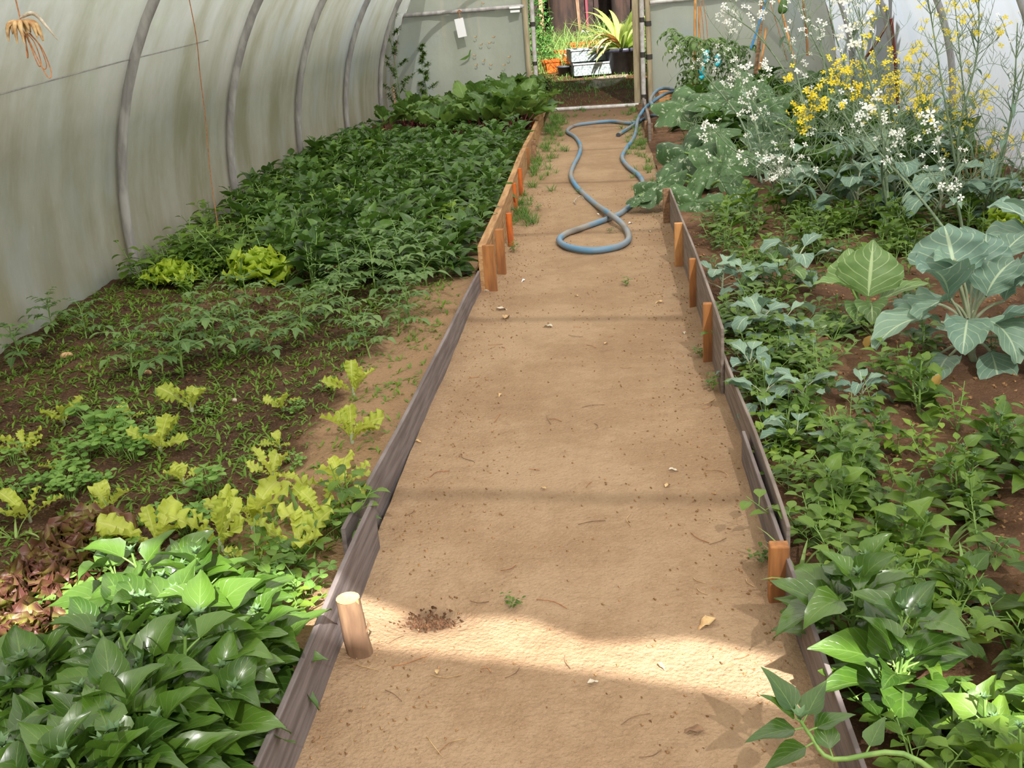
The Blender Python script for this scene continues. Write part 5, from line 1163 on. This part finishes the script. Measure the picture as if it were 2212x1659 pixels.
grassmass('tall_grass', lambda r: [zo(r.uniform(-3, 2.5), r.uniform(19.0, 23.5)) for _ in range(3800)], .35, .8, .016, M['agrass'], 'tall silvery green grass beyond the planters', 1)
grassmass('short_grass', lambda r: [zo(r.uniform(-2.2, 2), 17.0+1.9*r.random()) for _ in range(2600)], .05, .13, .010, M['dgrass'], 'short green grass around the slab and planters outside', 2)
grassmass('short_grass', lambda r: [zo(r.uniform(-1.2, 1.2), 15.6+1.7*r.random()**.7) for _ in range(900)], .03, .09, .007, M['dgrass'], 'sparse grass on the dark earth just outside the doorway', 3)
def bush(name, c, rx, rz_, n, mt, label, seed, ls=.09, cat='bush'):
    rr = random.Random(seed); t = thing(name, c, label, cat); lf, st = MB(), MB()
    for i in range(n):
        a, b = rr.uniform(0, 6.28), rr.uniform(-.2, 1.5); r = rr.uniform(.55, 1); p = Vector((cos(a)*cos(b)*rx*r, sin(a)*cos(b)*rx*r, rz_*(.15+.85*max(0, sin(b))*r)))
        leaf(lf, p, rr.uniform(0, 6.28), rr.uniform(-.5, .9), ls*rr.uniform(.6, 1.3), ls*.5, OVATE, .7, .3, seg=3, half=1, tint=rr.random(), rr=rr)
        if i % 40 == 0: st.tube([(0, 0, 0), p*.5+Vector((0, 0, .1)), p], [.02, .01, .004], 5, cap=False)
    lf.build('foliage', mt, t); st.build('branches', M['trunk'], t); return t
bush('bush', zo(-1.35, 19.8), .75, 1.7, 3200, M['bush'], 'leafy green bush at the left edge of the view through the doorway', 1)
bush('bush', zo(-.75, 17.2), .35, .3, 500, M['weed'], 'low yellow-green bush beside the left door post outside', 2, .05)
bush('bush', zo(1.5, 18.5), .8, 1.6, 1200, M['bush'], 'green shrub behind the strap-leaved plant', 4)
# back fence of mixed pales, two trunks
t = thing('pale_fence', zo(0, 23.8), 'dark fence of rough wooden pales behind the tall grass', 'fence'); q = random.Random(13)
mb = MB(); mb.box((0, .1, 1.1), (9, .05, 2.6)); mb.build('backing', M['fence_dark'], t, False)
for i in range(46):
    x = -4.4+i*.195; h = q.uniform(1.2, 2.3); mb = MB(); mb.box((x, q.uniform(-.04, .04), h/2-.2), (q.uniform(.05, .11), .04, h), Matrix.Rotation(q.uniform(-.06, .06), 3, 'Y'))
    o = mb.build('pale', M['pink'] if i in (22,) else M['fence' if q.random() < .55 else 'fence_dark'], t, False)
for x, Yk, r, lab in [(1215, 23.2, .28, 'thick dark tree trunk behind the grass, left part of the doorway view'), (1335, 23.0, .16, 'dark trunk behind the strap-leaved plant')]:
    g = PY(x, 40, Yk); mb = MB(); mb.tube([(g.x, g.y, .4), (g.x+.03, g.y, 1.2), (g.x-.02, g.y, 2.4), (g.x+.05, g.y, 4)], [r*1.25, r, r*.9, r*.8], 14); tag(mb.build('dead_tree', M['trunk']), lab, 'tree')
# unseen trees added to keep daylight off the tunnel's left side and far right
def tree(x, y, H, R, seed, label):
    rr = random.Random(seed); t = thing('tree', (x, y, -.1 if y < 15 else zout(x, y)), label, 'tree', 'unseen trees added around the tunnel'); lf, st = MB(), MB()
    st.tube([(0, 0, 0), (.1, 0, H*.4), (0, .1, H*.75)], [.18, .13, .06], 10)
    for k in range(9):
        a = k*2.4; c = Vector((cos(a)*R*.55, sin(a)*R*.55, H*(.45+.45*rr.random()))); st.tube([(0, 0, H*.35), c*.6+Vector((0, 0, H*.15)), c], [.07, .04, .02], 6)
        for i in range(170):
            d = Vector((rr.gauss(0, 1), rr.gauss(0, 1), rr.gauss(0, .8))).normalized()*R*.5*rr.uniform(.5, 1); leaf(lf, c+d, rr.uniform(0, 6.28), rr.uniform(-.6, .8), .3, .2, OVATE, .5, .3, seg=2, half=1, tint=rr.random(), rr=rr)
    lf.build('foliage', M['bush'], t); st.build('trunk', M['trunk'], t)
for i, (x, y, H, Rr) in enumerate([(-5.2, 3, 4, 1.6), (-5.4, 6.5, 4.5, 1.8), (-5.2, 10, 4.2, 1.7), (-5.3, 13.5, 4.5, 1.8), (-3.5, 19, 4, 1.6), (5.6, 14.6, 4.5, 1.5), (4.9, 10.9, 3.8, 1.2), (4, 19.5, 4.5, 1.8)]):
    tree(x, y, H, Rr, 60+i, 'unseen leafy tree added outside the tunnel film')

# own labels for the remaining repeats
for grp, per, base in [('grass just inside the doorway', 7, 'small grass tuft just inside the doorway'), ('grass along the left path edge', 8, 'grass tuft along the left path edge'), ('grass along the right path edge', 5, 'grass tuft along the right path edge'),
                       ('grass tufts among the lettuces', 3, 'broad grass tuft among the lettuces'), ('grass tufts by the curly lettuces', 4, 'arching grass tuft by the curly lettuces'), ('bright weeds around the curly lettuces', 6, 'bright weed around the curly lettuces'),
                       ('light weeds in the dense block', 4, 'light weed in the dense dark block'), ('bright weeds before the beets', 5, 'bright weed before the beets'), ('grass tufts of the right bed', 3, 'grass tuft of the right bed')]:
    relabel([o for o in C.objects if o.get('group') == grp], per, base, 'path centre', 'row')
